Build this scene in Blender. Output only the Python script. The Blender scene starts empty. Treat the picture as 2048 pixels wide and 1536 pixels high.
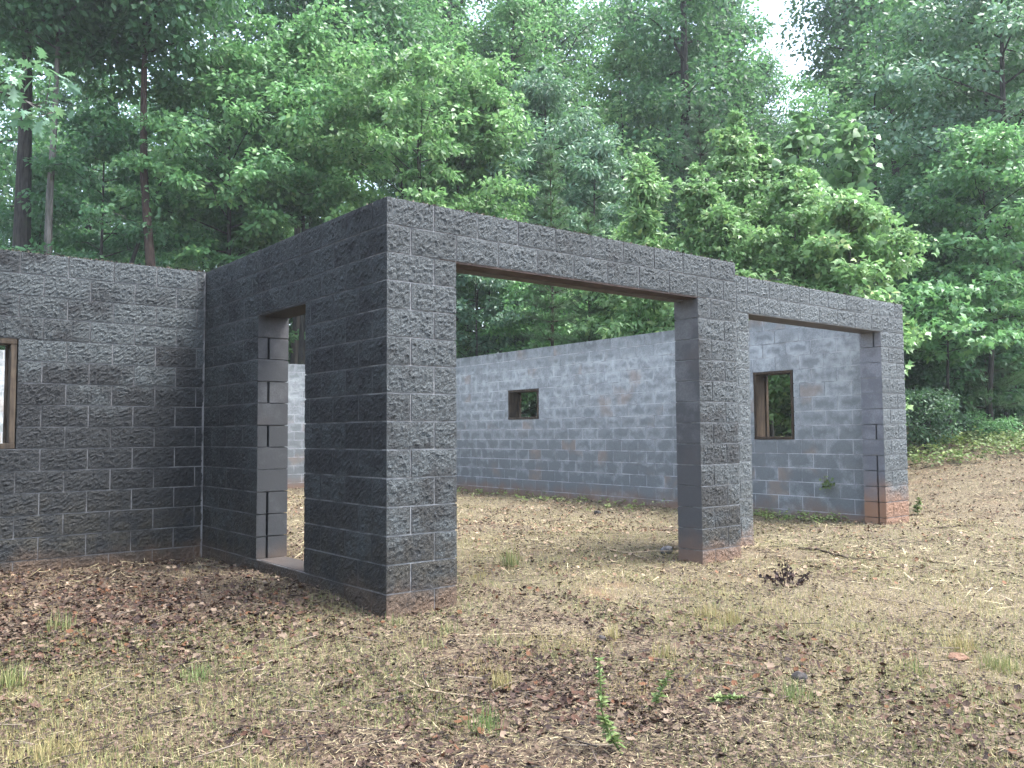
import bpy, math, random
import numpy as np
from mathutils import Matrix, Vector

scene = bpy.context.scene
C = scene.collection
R = math.radians

# ------------------------------------------------------------------ camera
CAM = Vector((-3.1701, -5.3585, 1.3243)); YAW, PITCH, ROLL, FPX = 0.8927, 0.0579, -0.0069, 1733.5
fwd = Vector((math.cos(YAW)*math.cos(PITCH), math.sin(YAW)*math.cos(PITCH), math.sin(PITCH)))
right = Vector((math.sin(YAW), -math.cos(YAW), 0))
up = right.cross(fwd)
r2 = right*math.cos(ROLL)+up*math.sin(ROLL)
u2 = up*math.cos(ROLL)-right*math.sin(ROLL)
cd = bpy.data.cameras.new('camera'); cam = bpy.data.objects.new('camera', cd); C.objects.link(cam)
M = Matrix((( r2.x, u2.x, -fwd.x, CAM.x), (r2.y, u2.y, -fwd.y, CAM.y), (r2.z, u2.z, -fwd.z, CAM.z), (0, 0, 0, 1)))
cam.matrix_world = M
cd.sensor_width = 36; cd.lens = FPX/2048*36; cd.clip_end = 3000; cd.clip_start = .05
scene.camera = cam

# ------------------------------------------------------------------ light
SUN_EL, SUN_AZ = 64, -48            # degrees; azimuth measured from +X towards +Y
sd = Vector((math.cos(R(SUN_EL))*math.cos(R(SUN_AZ)), math.cos(R(SUN_EL))*math.sin(R(SUN_AZ)), math.sin(R(SUN_EL))))
world = bpy.data.worlds.new('World'); scene.world = world; world.use_nodes = True
nt = world.node_tree; bg = nt.nodes['Background']
sky = nt.nodes.new('ShaderNodeTexSky'); sky.sky_type = 'NISHITA'; sky.sun_disc = False
sky.sun_elevation = R(SUN_EL); sky.sun_rotation = math.atan2(sd.x, sd.y); sky.dust_density = 3; sky.ozone_density = 1.5
hs = nt.nodes.new('ShaderNodeHueSaturation'); hs.inputs['Saturation'].default_value = .72
nt.links.new(sky.outputs[0], hs.inputs['Color']); nt.links.new(hs.outputs[0], bg.inputs['Color'])
bg.inputs['Strength'].default_value = .12
sl = bpy.data.lights.new('sun', 'SUN'); sl.energy = 1.5; sl.angle = R(24); sl.color = (1, .99, .975)
so = bpy.data.objects.new('sun', sl); C.objects.link(so); so.rotation_euler = sd.to_track_quat('Z', 'Y').to_euler()
scene.view_settings.view_transform = 'Standard'; scene.view_settings.look = 'None'
scene.view_settings.exposure = 2.88; scene.view_settings.gamma = 1; scene.view_settings.use_curve_mapping = False
scene.render.engine = 'CYCLES'
cy = scene.cycles
cy.max_bounces = 6; cy.diffuse_bounces = 3; cy.glossy_bounces = 2; cy.transmission_bounces = 3; cy.volume_bounces = 0
cy.transparent_max_bounces = 4; cy.use_denoising = True; cy.use_adaptive_sampling = True; cy.adaptive_threshold = .02

HAZE = .0008

# ------------------------------------------------------------------ helpers
def tag(o, label=None, cat=None, group=None, kind=None):
    if label: o['label'] = label
    if cat: o['category'] = cat
    if group: o['group'] = group
    if kind: o['kind'] = kind
    return o
def link(name, me, mat=None, parent=None):
    o = bpy.data.objects.new(name, me); C.objects.link(o)
    if mat is not None and me is not None and len(me.materials) == 0: me.materials.append(mat)
    if parent is not None: o.parent = parent
    return o
def empty(name, loc=(0, 0, 0)):
    o = bpy.data.objects.new(name, None); o.empty_display_size = .2; o.location = loc; C.objects.link(o); return o
def fast_mesh(name, V, F):
    """V (n,3), F (m,k) arrays -> mesh"""
    V = np.asarray(V, np.float32); F = np.asarray(F, np.int32); k = F.shape[1]
    me = bpy.data.meshes.new(name)
    me.vertices.add(len(V)); me.vertices.foreach_set('co', V.ravel())
    me.loops.add(F.size); me.loops.foreach_set('vertex_index', F.ravel())
    me.polygons.add(len(F)); me.polygons.foreach_set('loop_start', np.arange(0, F.size, k, dtype=np.int32))
    me.polygons.foreach_set('loop_total', np.full(len(F), k, np.int32))
    me.update(calc_edges=True); return me
class MB:
    def __init__(s): s.v = []; s.f = []; s.m = []
    def add(s, V, F, m=0):
        n = len(s.v); s.v += [tuple(p) for p in V]; s.f += [tuple(i+n for i in f) for f in F]; s.m += [m]*len(F)
    def box(s, a, b, m=0, rot=None):
        (x0, y0, z0), (x1, y1, z1) = a, b
        V = [(x0,y0,z0),(x1,y0,z0),(x1,y1,z0),(x0,y1,z0),(x0,y0,z1),(x1,y0,z1),(x1,y1,z1),(x0,y1,z1)]
        s.add(V, [(0,3,2,1),(4,5,6,7),(0,1,5,4),(1,2,6,5),(2,3,7,6),(3,0,4,7)], m)
    def tube(s, pts, rad, n=6, m=0):
        pts = [Vector(p) for p in pts]; V = []; F = []
        for i, p in enumerate(pts):
            t = (pts[min(i+1, len(pts)-1)]-pts[max(i-1, 0)]).normalized()
            a = t.cross(Vector((.31, .77, .12) if abs(t.z) > .5 else (0, 0, 1))).normalized(); b = t.cross(a)
            r = rad[i] if isinstance(rad, (list, tuple, np.ndarray)) else rad
            for k in range(n):
                w = 2*math.pi*k/n; V.append(p+a*(r*math.cos(w))+b*(r*math.sin(w)))
        for i in range(len(pts)-1):
            for k in range(n):
                F.append((i*n+k, i*n+(k+1) % n, (i+1)*n+(k+1) % n, (i+1)*n+k))
        F.append(tuple(range(n-1, -1, -1))); F.append(tuple((len(pts)-1)*n+k for k in range(n)))
        s.add(V, F, m)
    def mesh(s, name, mats=()):
        me = bpy.data.meshes.new(name); me.from_pydata(s.v, [], s.f); me.update()
        for mm in mats: me.materials.append(mm)
        if len(mats) > 1: me.polygons.foreach_set('material_index', s.m)
        return me
def nz(x, y, seed, f):
    """smooth pseudo noise 0..1, vectorised"""
    rg = np.random.default_rng(seed); o = 0
    for i in range(7):
        a = rg.uniform(0, 6.283); k = f*rg.uniform(.6, 1.7); o = o+np.sin((x*math.cos(a)+y*math.sin(a))*k+rg.uniform(0, 6.283))
    return .5+o/7*.75
def sm(t): t = np.clip(t, 0, 1); return t*t*(3-2*t)

# ------------------------------------------------------------------ node helpers
class NT:
    def __init__(s, name):
        s.m = bpy.data.materials.new(name); s.m.use_nodes = True; s.t = s.m.node_tree; s.t.nodes.clear()
        s.out = s.t.nodes.new('ShaderNodeOutputMaterial')
    def n(s, ty, **kw):
        nd = s.t.nodes.new(ty)
        for k, v in kw.items(): setattr(nd, k, v)
        return nd
    def l(s, a, b): s.t.links.new(a, b)
    def noise(s, vec, scale, detail=3, rough=.55):
        nd = s.n('ShaderNodeTexNoise'); nd.inputs['Scale'].default_value = scale; nd.inputs['Detail'].default_value = detail
        nd.inputs['Roughness'].default_value = rough
        if vec is not None: s.l(vec, nd.inputs['Vector'])
        return nd.outputs['Fac']
    def math(s, op, a, b=0., clamp=False):
        nd = s.n('ShaderNodeMath', operation=op); nd.use_clamp = clamp
        for i, v in enumerate((a, b)):
            if isinstance(v, (int, float)): nd.inputs[i].default_value = v
            else: s.l(v, nd.inputs[i])
        return nd.outputs[0]
    def ramp(s, v, a, b, lo=0., hi=1.):
        nd = s.n('ShaderNodeMapRange', interpolation_type='SMOOTHSTEP'); s.l(v, nd.inputs['Value'])
        for i, x in zip(('From Min', 'From Max', 'To Min', 'To Max'), (a, b, lo, hi)): nd.inputs[i].default_value = x
        return nd.outputs[0]
    def mix(s, f, a, b):
        nd = s.n('ShaderNodeMix', data_type='RGBA')
        for v, sock in ((f, nd.inputs['Factor']), (a, nd.inputs[6]), (b, nd.inputs[7])):
            if isinstance(v, (int, float)): sock.default_value = v
            elif isinstance(v, tuple): sock.default_value = (*v, 1)
            else: s.l(v, sock)
        return nd.outputs[2]
    def bump(s, h, strength, dist, prev=None):
        nd = s.n('ShaderNodeBump'); nd.inputs['Strength'].default_value = strength; nd.inputs['Distance'].default_value = dist
        s.l(h, nd.inputs['Height'])
        if prev is not None: s.l(prev, nd.inputs['Normal'])
        return nd.outputs[0]
    def pos(s): return s.n('ShaderNodeNewGeometry').outputs['Position']
    def island(s): return s.n('ShaderNodeNewGeometry').outputs['Random Per Island']
    def sep(s, v):
        nd = s.n('ShaderNodeSeparateXYZ'); s.l(v, nd.inputs[0]); return nd.outputs
    def bsdf(s, col, rough=.9, normal=None, spec=.3):
        b = s.n('ShaderNodeBsdfPrincipled'); b.inputs['Specular IOR Level'].default_value = spec
        if isinstance(col, tuple): b.inputs['Base Color'].default_value = (*col, 1)
        else: s.l(col, b.inputs['Base Color'])
        if isinstance(rough, (int, float)): b.inputs['Roughness'].default_value = rough
        else: s.l(rough, b.inputs['Roughness'])
        if normal is not None: s.l(normal, b.inputs['Normal'])
        return b.outputs[0]
    def done(s, sh): s.l(sh, s.out.inputs['Surface']); return s.m
def scalevec(N, v, sc):
    nd = N.n('ShaderNodeMapping'); nd.inputs['Scale'].default_value = sc; N.l(v, nd.inputs['Vector']); return nd.outputs[0]
def soil_stain(N, col, pos, zz, amount, h=.5, xs=None):
    """splashed red clay that clings to the lowest courses"""
    n = N.noise(pos, 3.2, 4); z = N.math('ADD', zz, N.math('MULTIPLY', n, -.45))
    if xs is not None: z = N.math('SUBTRACT', z, N.ramp(xs, 6.6, 7.9, 0, .34))
    f = N.ramp(z, h-.4, -.2, 0, amount); px = N.sep(pos)[0]
    tint = N.mix(N.ramp(px, 1.2, 3.3), (.12, .075, .047), (.19, .11, .068))
    if xs is not None: tint = N.mix(N.ramp(px, 6.6, 7.9), tint, (.21, .118, .072))
    return N.mix(f, col, tint)

# ------------------------------------------------------------------ masonry materials
def mat_split(name, base, dark, darkness, soil, lowdark, z0=0., blueish=None):
    """split face concrete: crushed aggregate grain with black algae film in patches; z0 shifts the band of weathering and painted shade"""
    N = NT(name); p = N.pos(); s = N.sep(p); oi = N.n('ShaderNodeObjectInfo').outputs['Random']
    g1 = N.noise(p, 120, 3, .7); g2 = N.noise(p, 72, 4, .7); g3 = N.noise(p, 7, 4, .6); big = N.noise(scalevec(N, p, (1, 1, 1.6)), 1.6, 4, .6)
    base2 = tuple(c*1.75 for c in base); base0 = tuple(c*.42 for c in base)
    c = N.mix(N.ramp(g1, .34, .68), tuple(x*.42 for x in base), tuple(x*1.9 for x in base))
    c = N.mix(N.ramp(g2, .62, .4, 0, .5), c, base0)
    c = N.mix(N.ramp(oi, 0, 1, 0, .42), c, base0)
    wet_shade = N.math('ADD', N.math('MULTIPLY', g3, .45), N.math('MULTIPLY', big, .75))
    wet_shade = N.math('ADD', wet_shade, N.math('MULTIPLY', N.ramp(oi, .1, .9, -.045, .045), 1.)); wet_shade = N.math('ADD', wet_shade, N.ramp(N.math('ADD', s[2], N.math('MULTIPLY', big, 1.4)), 3.4, .7, 0, lowdark))  # lowdark: stains and shade, both painted darker towards the foot
    c = N.mix(N.ramp(wet_shade, .72-darkness, .9-darkness, 0, .85), c, dark)
    moss = N.ramp(s[2], 1.1, .1, 0, .32)
    c = N.mix(N.math('MULTIPLY', moss, N.ramp(g3, .3, .7)), c, (.075, .062, .035))
    c = soil_stain(N, c, p, s[2], soil, .5, s[0] if 'wing' in name else None)
    h = N.math('ADD', N.math('MULTIPLY', g1, .35), g2)
    nrm = N.bump(h, 1., .02)
    return N.done(N.bsdf(c, .78, nrm, .35))
def mat_smooth(name, base, dark, pale, soil, topz=1.35, damp=.5, rusty=1., dthr=.74):
    """plain faced concrete block: damp centres, pale lime bloom higher up, clay at the foot"""
    N = NT(name); p = N.pos(); s = N.sep(p); ti = N.n('ShaderNodeTexCoord'); gen = N.sep(ti.outputs['Generated'])
    oi = N.n('ShaderNodeObjectInfo').outputs['Random']
    ex = N.math('MINIMUM', gen[0], N.math('SUBTRACT', 1., gen[0])); ez = N.math('MINIMUM', gen[2], N.math('SUBTRACT', 1., gen[2]))
    edge = N.math('MINIMUM', N.math('MULTIPLY', ex, 2.), N.math('MULTIPLY', ez, 1.0))       # 0 at the joints
    n1 = N.noise(p, 4.2, 4, .6); n2 = N.noise(p, 60, 3, .6); n3 = N.noise(scalevec(N, p, (1, 1, .8)), 6, 4, .65); big = N.noise(p, .9, 3)
    c = N.mix(N.ramp(n2, .35, .7), tuple(x*.8 for x in base), tuple(x*1.2 for x in base))
    c = N.mix(N.ramp(oi, 0, 1, 0, .28), c, tuple(x*.62 for x in base))
    hi = N.ramp(s[2], topz-1., topz+.6)
    bloom = N.math('MULTIPLY', N.ramp(N.math('ADD', N.math('MULTIPLY', n1, .7), N.math('MULTIPLY', n3, .45)), .46, .74), N.math('MULTIPLY', hi, N.ramp(s[2], 3.0, 2.55, .35, 1)))
    c = N.mix(N.math('MULTIPLY', bloom, .62), c, pale)
    d = N.math('ADD', N.math('ADD', N.math('MULTIPLY', edge, .42), N.math('MULTIPLY', n1, 1.15)), N.math('MULTIPLY', big, .35))
    d = N.math('ADD', d, N.ramp(s[2], 2.5, .5, -.12, .14))
    c = N.mix(N.ramp(d, dthr, dthr+.24, 0, damp), c, dark)
    c = N.mix(N.math('MULTIPLY', N.ramp(s[2], 2.6, 3.1, 0, .7), N.ramp(n3, .42, .62)), c, dark)
    rust = N.math('MULTIPLY', N.ramp(N.noise(p, 1.7, 3), .52, .66, 0, .4*rusty), N.ramp(oi, .62, .85))
    c = N.mix(rust, c, (.27, .185, .13))
    c = soil_stain(N, c, p, s[2], soil, .6, s[0] if 'wing' in name else None)
    nrm = N.bump(n2, .5, .003)
    return N.done(N.bsdf(c, .85, nrm, .3))
def mat_mortar(name, col, soil):
    N = NT(name); p = N.pos(); s = N.sep(p)
    n = N.noise(p, 3.5, 4, .65); f = N.noise(p, 70, 2)
    c = N.mix(N.ramp(n, .34, .6), tuple(x*.35 for x in col), col)
    c = N.mix(N.ramp(f, .4, .7, 0, .35), c, tuple(x*.5 for x in col))
    c = soil_stain(N, c, p, s[2], soil)
    return N.done(N.bsdf(c, .9, N.bump(f, .4, .004), .2))
def mat_wood(name, a, b):
    N = NT(name); p = N.pos()
    n = N.noise(scalevec(N, p, (40, 40, 3)), 1.0, 4, .6); n2 = N.noise(p, 6, 3)
    c = N.mix(N.ramp(n, .3, .7), a, b); c = N.mix(N.ramp(n2, .45, .75, 0, .6), c, tuple(x*.35 for x in a))
    return N.done(N.bsdf(c, .8, N.bump(n, .5, .004), .2))
M_front = mat_split('split_face_front', (.061, .071, .075), (.017, .018, .019), .07, .75, .2)
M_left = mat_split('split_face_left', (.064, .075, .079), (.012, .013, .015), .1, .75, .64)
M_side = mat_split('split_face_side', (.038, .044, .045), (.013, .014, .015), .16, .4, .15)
M_wing = mat_split('split_face_wing', (.088, .102, .107), (.026, .027, .029), -.02, .9, .03)
M_smooth = mat_smooth('smooth_block', (.232, .248, .25), (.078, .087, .09), (.53, .56, .56), .85, 1.45, .62)
M_jamb = mat_smooth('smooth_jamb', (.06, .062, .065), (.022, .024, .026), (.13, .13, .14), .6, 2.2, .75, .2, .56)  # base darkened for the overhang's shade as well as damp
M_jambf = mat_smooth('smooth_jamb_bay', (.125, .128, .13), (.05, .051, .053), (.21, .212, .214), .7, 2.2, .75, .2, .54)
M_jambw = mat_smooth('smooth_jamb_wing', (.18, .185, .2), (.075, .08, .09), (.25, .25, .27), 1., 2.2, .6, .3, .6)
M_mort = mat_mortar('mortar', (.28, .285, .29), .5)
M_mortleft = mat_mortar('mortar_left', (.18, .183, .187), .5)
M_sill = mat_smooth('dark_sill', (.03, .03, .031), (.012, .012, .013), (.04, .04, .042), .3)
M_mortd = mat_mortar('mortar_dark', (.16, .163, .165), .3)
M_mortl = mat_mortar('mortar_pale', (.5, .505, .52), .4)
M_wood = mat_wood('weathered_wood', (.026, .018, .012), (.066, .046, .029))
M_woodg = mat_wood('grey_wood', (.03, .023, .017), (.08, .062, .045))
def mat_rust():
    N = NT('rusty_steel'); p = N.pos(); n = N.noise(p, 8, 4)
    return N.done(N.bsdf(N.mix(N.ramp(n, .35, .65), (.032, .021, .018), (.06, .04, .034)), .75, N.bump(n, .3, .003)))
M_rust = mat_rust()
N = NT('grey_soffit'); p_ = N.pos(); M_soff = N.done(N.bsdf(N.mix(N.noise(p_, 5, 4), (.07, .065, .062), (.12, .112, .105)), .9))
N = NT('black_recess'); M_black = N.done(N.bsdf((.012, .012, .013), .95))

# ------------------------------------------------------------------ terrain
def tz(x, y):
    x = np.asarray(x, float); y = np.asarray(y, float)
    z = .078-.036*np.clip(-y, 0, 5)-.05*np.clip(-y-5, 0, 60)*.5 + .015*np.clip(-x, 0, 2)*sm((y-1)/2.5) - .05*sm(1-np.hypot(x, y+.1)/1.2)
    a = (x-8.7+.25*np.clip(y-.4, -30, 7)*sm((x-8.2)/4))/7.6
    bank = sm(a)*1.0+np.clip(a-1, 0, 8)*.22
    z = z+np.where(y > 14.3, np.maximum(bank, sm((y-14.4)/6)*.5), np.where(x > 8.15, bank, np.where(y > .3, 0, bank)))
    z = z+(nz(x, y, 5, 1.3)-.5)*.07+(nz(x, y, 6, 4.)-.5)*.03
    return z
def warp(n, lo, hi, c):
    t = np.linspace(-1, 1, n); s = np.sign(t)*(np.abs(t)**2.6)*.88+t*.12
    return c+np.where(s < 0, s*(c-lo), s*(hi-c))
gx = warp(180, -260, 300, 2.); gy = warp(180, -160, 320, 0.)
GX, GY = np.meshgrid(gx, gy, indexing='ij'); V = np.stack([GX, GY, tz(GX, GY)], -1).reshape(-1, 3)
ii = np.arange(179)[:, None]*180+np.arange(179)[None, :]
F = np.stack([ii, ii+180, ii+181, ii+1], -1).reshape(-1, 4)
def mat_ground():
    N = NT('leafy_soil'); p = N.pos(); s = N.sep(p)
    a = N.noise(p, 2.2, 5, .65); b = N.noise(p, 22, 4, .65); c3 = N.noise(p, 70, 3, .7)
    fib = N.noise(scalevec(N, p, (30, 95, 30)), 1., 3, .7)
    red = N.noise(p, .8, 3)
    dirt = N.mix(N.ramp(b, .3, .7), (.045, .03, .022), (.135, .095, .062))
    dirt = N.mix(N.ramp(red, .6, .76, 0, .6), dirt, (.27, .135, .08))
    straw = N.mix(N.ramp(fib, .35, .68), (.08, .063, .042), (.25, .21, .14))
    f = N.math('ADD', N.ramp(N.math('ADD', N.math('MULTIPLY', a, .7), N.math('MULTIPLY', b, .4)), .36, .7), N.ramp(s[0], -3.5, 3., -.55, .3))
    c = N.mix(N.math('MULTIPLY', f, .85, True), dirt, straw)
    c = N.mix(N.ramp(c3, .46, .68, 0, .75), c, (.035, .024, .018))
    wood = N.ramp(N.math('MAXIMUM', N.math('SUBTRACT', s[1], 15.5), N.math('SUBTRACT', s[0], 15.5)), 0, 3)
    c = N.mix(wood, c, N.mix(b, (.035, .028, .017), (.09, .065, .04)))
    h = N.math('ADD', N.math('MULTIPLY', b, 1.), N.math('MULTIPLY', c3, .6))
    return N.done(N.bsdf(c, .95, N.bump(h, 1., .03), .2))
M_ground = mat_ground()
g = link('ground', fast_mesh('ground', V, F), M_ground); tag(g, kind='structure')
g.data.polygons.foreach_set('use_smooth', np.ones(len(F), bool))

# ------------------------------------------------------------------ the block house
H, L, T, J = .2032, .4064, .295, .011
rs = np.random.default_rng(11)
def rockgrid(rg, w, h, nx, ny, amp=.0105):
    c = rg.normal(0, 1, (6, 10)); 
    xi = np.linspace(0, 8.99, nx+1); yi = np.linspace(0, 4.99, ny+1)
    x0 = xi.astype(int); y0 = yi.astype(int); fx = xi-x0; fy = (yi-y0)[:, None]
    g_ = (c[y0][:, x0]*(1-fx)+c[y0][:, x0+1]*fx)*(1-fy)+(c[y0+1][:, x0]*(1-fx)+c[y0+1][:, x0+1]*fx)*fy
    z = .45+.15*g_+.42*rg.normal(0, 1, g_.shape); z = np.clip(z, 0, 1.4)*amp
    e = np.minimum(np.minimum(np.arange(nx+1), nx-np.arange(nx+1))[None, :], np.minimum(np.arange(ny+1), ny-np.arange(ny+1))[:, None])
    z *= np.where(e == 0, .3, np.where(e == 1, .7, 1.))
    return z
def block_mesh(name, w, rough, mats, notch=None, depth=T, left_rough=None, rg=None):
    """local x 0..w along the wall, y 0 (face) .. depth, z 0..H-J. notch: 'a' groove in the end at x=0, 'b' in the end at x=w"""
    rg = rg or rs; h = H-J; b = MB(); nx, ny = max(4, int(round(w/.017))), 11
    jx = 0.002
    pl = [(0, 0)]                                   # plan outline, anticlockwise from front left
    pl.append((w, 0))
    if notch == 'b': pl += [(w, .088), (w-.05, .088), (w-.05, .112), (w, .112)]
    pl += [(w, depth), (0, depth)]
    if notch == 'a': pl += [(0, .112), (.05, .112), (.05, .088), (0, .088)]
    n = len(pl); V = [(x, y, 0) for x, y in pl]+[(x, y, h) for x, y in pl]
    Fs = [tuple(range(n-1, -1, -1)), tuple(range(n, 2*n))]
    for i in range(n):
        j = (i+1) % n
        if i == 0 and rough: continue
        if left_rough and i == n-1: continue
        Fs.append((i, j, n+j, n+i))
    b.add(V, Fs, 1)
    def grid(o, ax, ww, nn):                        # rough sheet: o origin, ax along, outward normal
        z = rockgrid(rg, ww, h, nn, ny); V = []; F = []
        for r_ in range(ny+1):
            for c_ in range(nn+1):
                a_ = ww*(c_+(rg.uniform(-.35, .35) if 0 < c_ < nn else 0))/nn; zz = h*(r_+(rg.uniform(-.35, .35) if 0 < r_ < ny else 0))/ny
                if ax == 'x': V.append((a_, -z[r_, c_], zz))
                else: V.append((-z[r_, c_], depth-a_, zz))
        for r_ in range(ny):
            for c_ in range(nn):
                q = r_*(nn+1)+c_; F.append((q, q+1, q+nn+2, q+nn+1))
        b.add(V, F, 0 if ax == 'x' else 2)
    if rough: grid(None, 'x', w, nx)
    if left_rough: grid(None, 'y', depth, max(4, int(round(depth/.017))))
    return b.mesh(name, mats)

house = empty('block_house', (2.5, 2.5, .08))
tag(house, 'unfinished roofless house of dark grey concrete block walls with empty openings', 'building')

cache = {}
def get_block(w, rough, mats, notch, thick):
    full = abs(w-(L-J)) < .004 or abs(w-(L/2-J)) < .004
    v = random.randrange(14) if (rough and full) else 0
    key = (round(w, 3), rough, mats[0].name, mats[1].name, notch, thick, v)
    if key not in cache: cache[key] = block_mesh('split_face_block' if rough else 'smooth_block', w, rough, mats, notch, thick)
    return cache[key]
random.seed(4)
def build_wall(label, p0, ang, face_x, s0, s1, openings, off_even, off_odd, mat, jmat, mort, rough=True, single=None,
               rows=range(-1, 15), notches=(), thick=T, starts=None, proud=.0045):
    """local frame: x along the wall, y into it. face_x walls look towards -X and count s along +Y (local x = -s)"""
    bx = (lambda a, b: (-b, -a)) if face_x else (lambda a, b: (a, b))
    core, stuff, todo = MB(), MB(), []
    for k in rows:
        st0 = starts(k) if starts else s0
        segs = [(st0, s1)]
        for (a, b, k0, k1) in openings:
            if not (k0 <= k < k1): continue
            new = []
            for (x, y) in segs:
                if b <= x or a >= y: new.append((x, y)); continue
                if a > x+.01: new.append((x, a))
                if b < y-.01: new.append((b, y))
            segs = new
        off = off_even if k % 2 == 0 else off_odd
        for (x, y) in segs:
            e0 = .06 if any(k in ks and abs(x-cs) < 1e-4 for cs, ks in notches) else .015; e1 = .06 if any(k in ks and abs(y-cs) < 1e-4 for cs, ks in notches) else .015
            c0, c1 = bx(x+e0-(.15 if starts and x == st0 and x > 0 else 0), y-e1)
            core.box((c0, proud, k*H), (c1, thick-.008, (k+1)*H-(.012 if k == 14 else 0)))
            q = off+math.floor((x-off)/L)*L; js = [x]
            while q < y-.03:
                if q > x+.03: js.append(q)
                q += L
            js.append(y)
            for a, b in zip(js[:-1], js[1:]):
                nt_ = None
                for (cs, ks) in notches:
                    if k in ks and abs(a-cs) < 1e-4: nt_ = 'b' if face_x else 'a'
                    if k in ks and abs(b-cs) < 1e-4: nt_ = 'a' if face_x else 'b'
                x0, x1 = bx(a, b)
                if single is None or single(a, b, k): todo.append((x0, x1-x0, k, nt_))
                else: stuff.box((x0+J/2, -.001, k*H+J/2), (x1-J/2, thick, (k+1)*H-J/2))
    wo = link('wall', core.mesh('wall_mortar', (mort,)), None, house); wo['label'] = label
    wo.location = Vector((p0[0], p0[1], 0))-house.location; wo.rotation_euler = (0, 0, ang)
    for x0, w, k, nt_ in todo:
        o = link('split_face_block' if rough else 'smooth_block', get_block(w-J, rough, (mat, jmat), nt_, thick), None, wo)
        o.location = (x0+J/2, random.uniform(-.003, .0), k*H+J/2)
    if stuff.v:
        so_ = link('block_courses', stuff.mesh('block_courses', (mat,)), None, wo); so_['kind'] = 'stuff'
    return wo
YB, YW, XW1 = 3.671, .4237, 8.31
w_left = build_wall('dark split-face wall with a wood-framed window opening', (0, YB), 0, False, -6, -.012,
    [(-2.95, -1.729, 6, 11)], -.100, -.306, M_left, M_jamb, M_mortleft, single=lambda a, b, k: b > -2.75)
m = MB(); m.box((-.034, YB-.006, -.1), (-.013, YB+.02, 15*H-.02)); o_ = link('corner_mortar', m.mesh('corner_mortar', (M_mortd,)), None, w_left); o_.location = (0, -YB, 0)
corner_start_front = lambda k: L if k % 2 == 0 else L/2
corner_start_side = lambda k: L/2 if k % 2 == 0 else L
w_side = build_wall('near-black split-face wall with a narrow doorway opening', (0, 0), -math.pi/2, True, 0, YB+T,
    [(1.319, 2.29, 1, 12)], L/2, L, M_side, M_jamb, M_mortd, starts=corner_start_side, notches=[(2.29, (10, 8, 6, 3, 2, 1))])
w_front = build_wall('split-face wall with a wide open bay between two block pillars', (0, 0), 0, False, 0, 10*L,
    [(1.5*L, 8.5*L, -1, 13)], 0, L/2, M_front, M_jambf, M_mort, starts=corner_start_front)
cm = MB(); cm.box((.0055, .0055, -H), (T, T, 15*H-.012)); link('corner_mortar', cm.mesh('corner_mortar', (M_mort,)), None, w_front)
for k in range(-1, 15):
    w, d = (L-J, L/2-J) if k % 2 == 0 else (L/2-J, L-J)
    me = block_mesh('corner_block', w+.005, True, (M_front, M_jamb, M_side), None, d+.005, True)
    o = link('split_face_block', me, None, w_front); o.location = (0, 0, k*H+J/2)
w_wing = build_wall('split-face wing wall with a wide opening and a clay-stained end pillar', (0, YW), 0, False, 10*L+.01, XW1,
    [(4.859, 7.698, -1, 13)], 5.0487-L/2, 5.0487, M_wing, M_jambw, M_mort, notches=[(7.698, (12, 6, 4, 3, 2, 1, 0))])
EA = math.atan(.025)
def end_vis(a, b, k):
    m = (a+b)/2; return k >= 0 and ((.75 < m < 2.85) or (4.0 < m < 10.9))
w_end = build_wall('pale smooth-block end wall with two small window openings', (7.868, 0), -math.pi/2-EA, True, YW+T+.004, 14.37,
    [(1.885, 2.577, 6, 11), (7.747, 8.745, 8, 11)], 1.175-3*L, .962-3*L, M_smooth, M_smooth, M_mortl, rough=False, single=end_vis, thick=.30, proud=.003)
w_back = build_wall('smooth-block back wall seen through the narrow doorway', (0, 14.076), 0, False, -6, 8.215,
    [], .1, .1+L/2, M_smooth, M_smooth, M_mortl, rough=False, single=lambda a, b, k: k >= 0 and (4.9 < (a+b)/2 < 6.9 or -1.6 < (a+b)/2 < .7), thick=.20, proud=.003)
w_west = build_wall('smooth-block wall closing the house on its far side', (-6, 0), -math.pi/2, True, YB+T, 14.07,
    [], 0, L/2, M_smooth, M_smooth, M_mortl, rough=False, single=lambda a, b, k: False, thick=.20, proud=.003)
def hpart(name, mb, mats, label=None, parent=None):
    o = link(name, mb.mesh(name, mats), None, parent or house)
    if parent is None: o.location = -house.location
    if label: o['label'] = label
    return o
# steel lintel and soffits over the openings
m = MB(); m.box((1.5*L-.15, .004, 13*H-.012), (8.5*L+.15, .012, 13*H+.002)); m.box((1.5*L+.004, .012, 13*H-.013), (8.5*L-.004, .17, 13*H-.003))
hpart('lintel', m, (M_rust,), 'rusty steel lintel under the beam of the wide bay')
m = MB(); m.box((1.5*L+.006, .171, 13*H-.02), (8.5*L-.006, T, 13*H+.001)); hpart('soffit', m, (M_soff,))
m = MB(); m.box((4.865, YW+.006, 13*H-.006), (7.692, YW+T, 13*H+.001)); hpart('soffit', m, (M_soff,))
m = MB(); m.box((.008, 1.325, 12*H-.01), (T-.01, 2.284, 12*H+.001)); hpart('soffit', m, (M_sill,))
m = MB(); V = []
m.box((.016, 1.322, .0), (T-.012, 2.287, .207)); hpart('sill', m, (M_sill,), 'low concrete sill across the narrow doorway')
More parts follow.
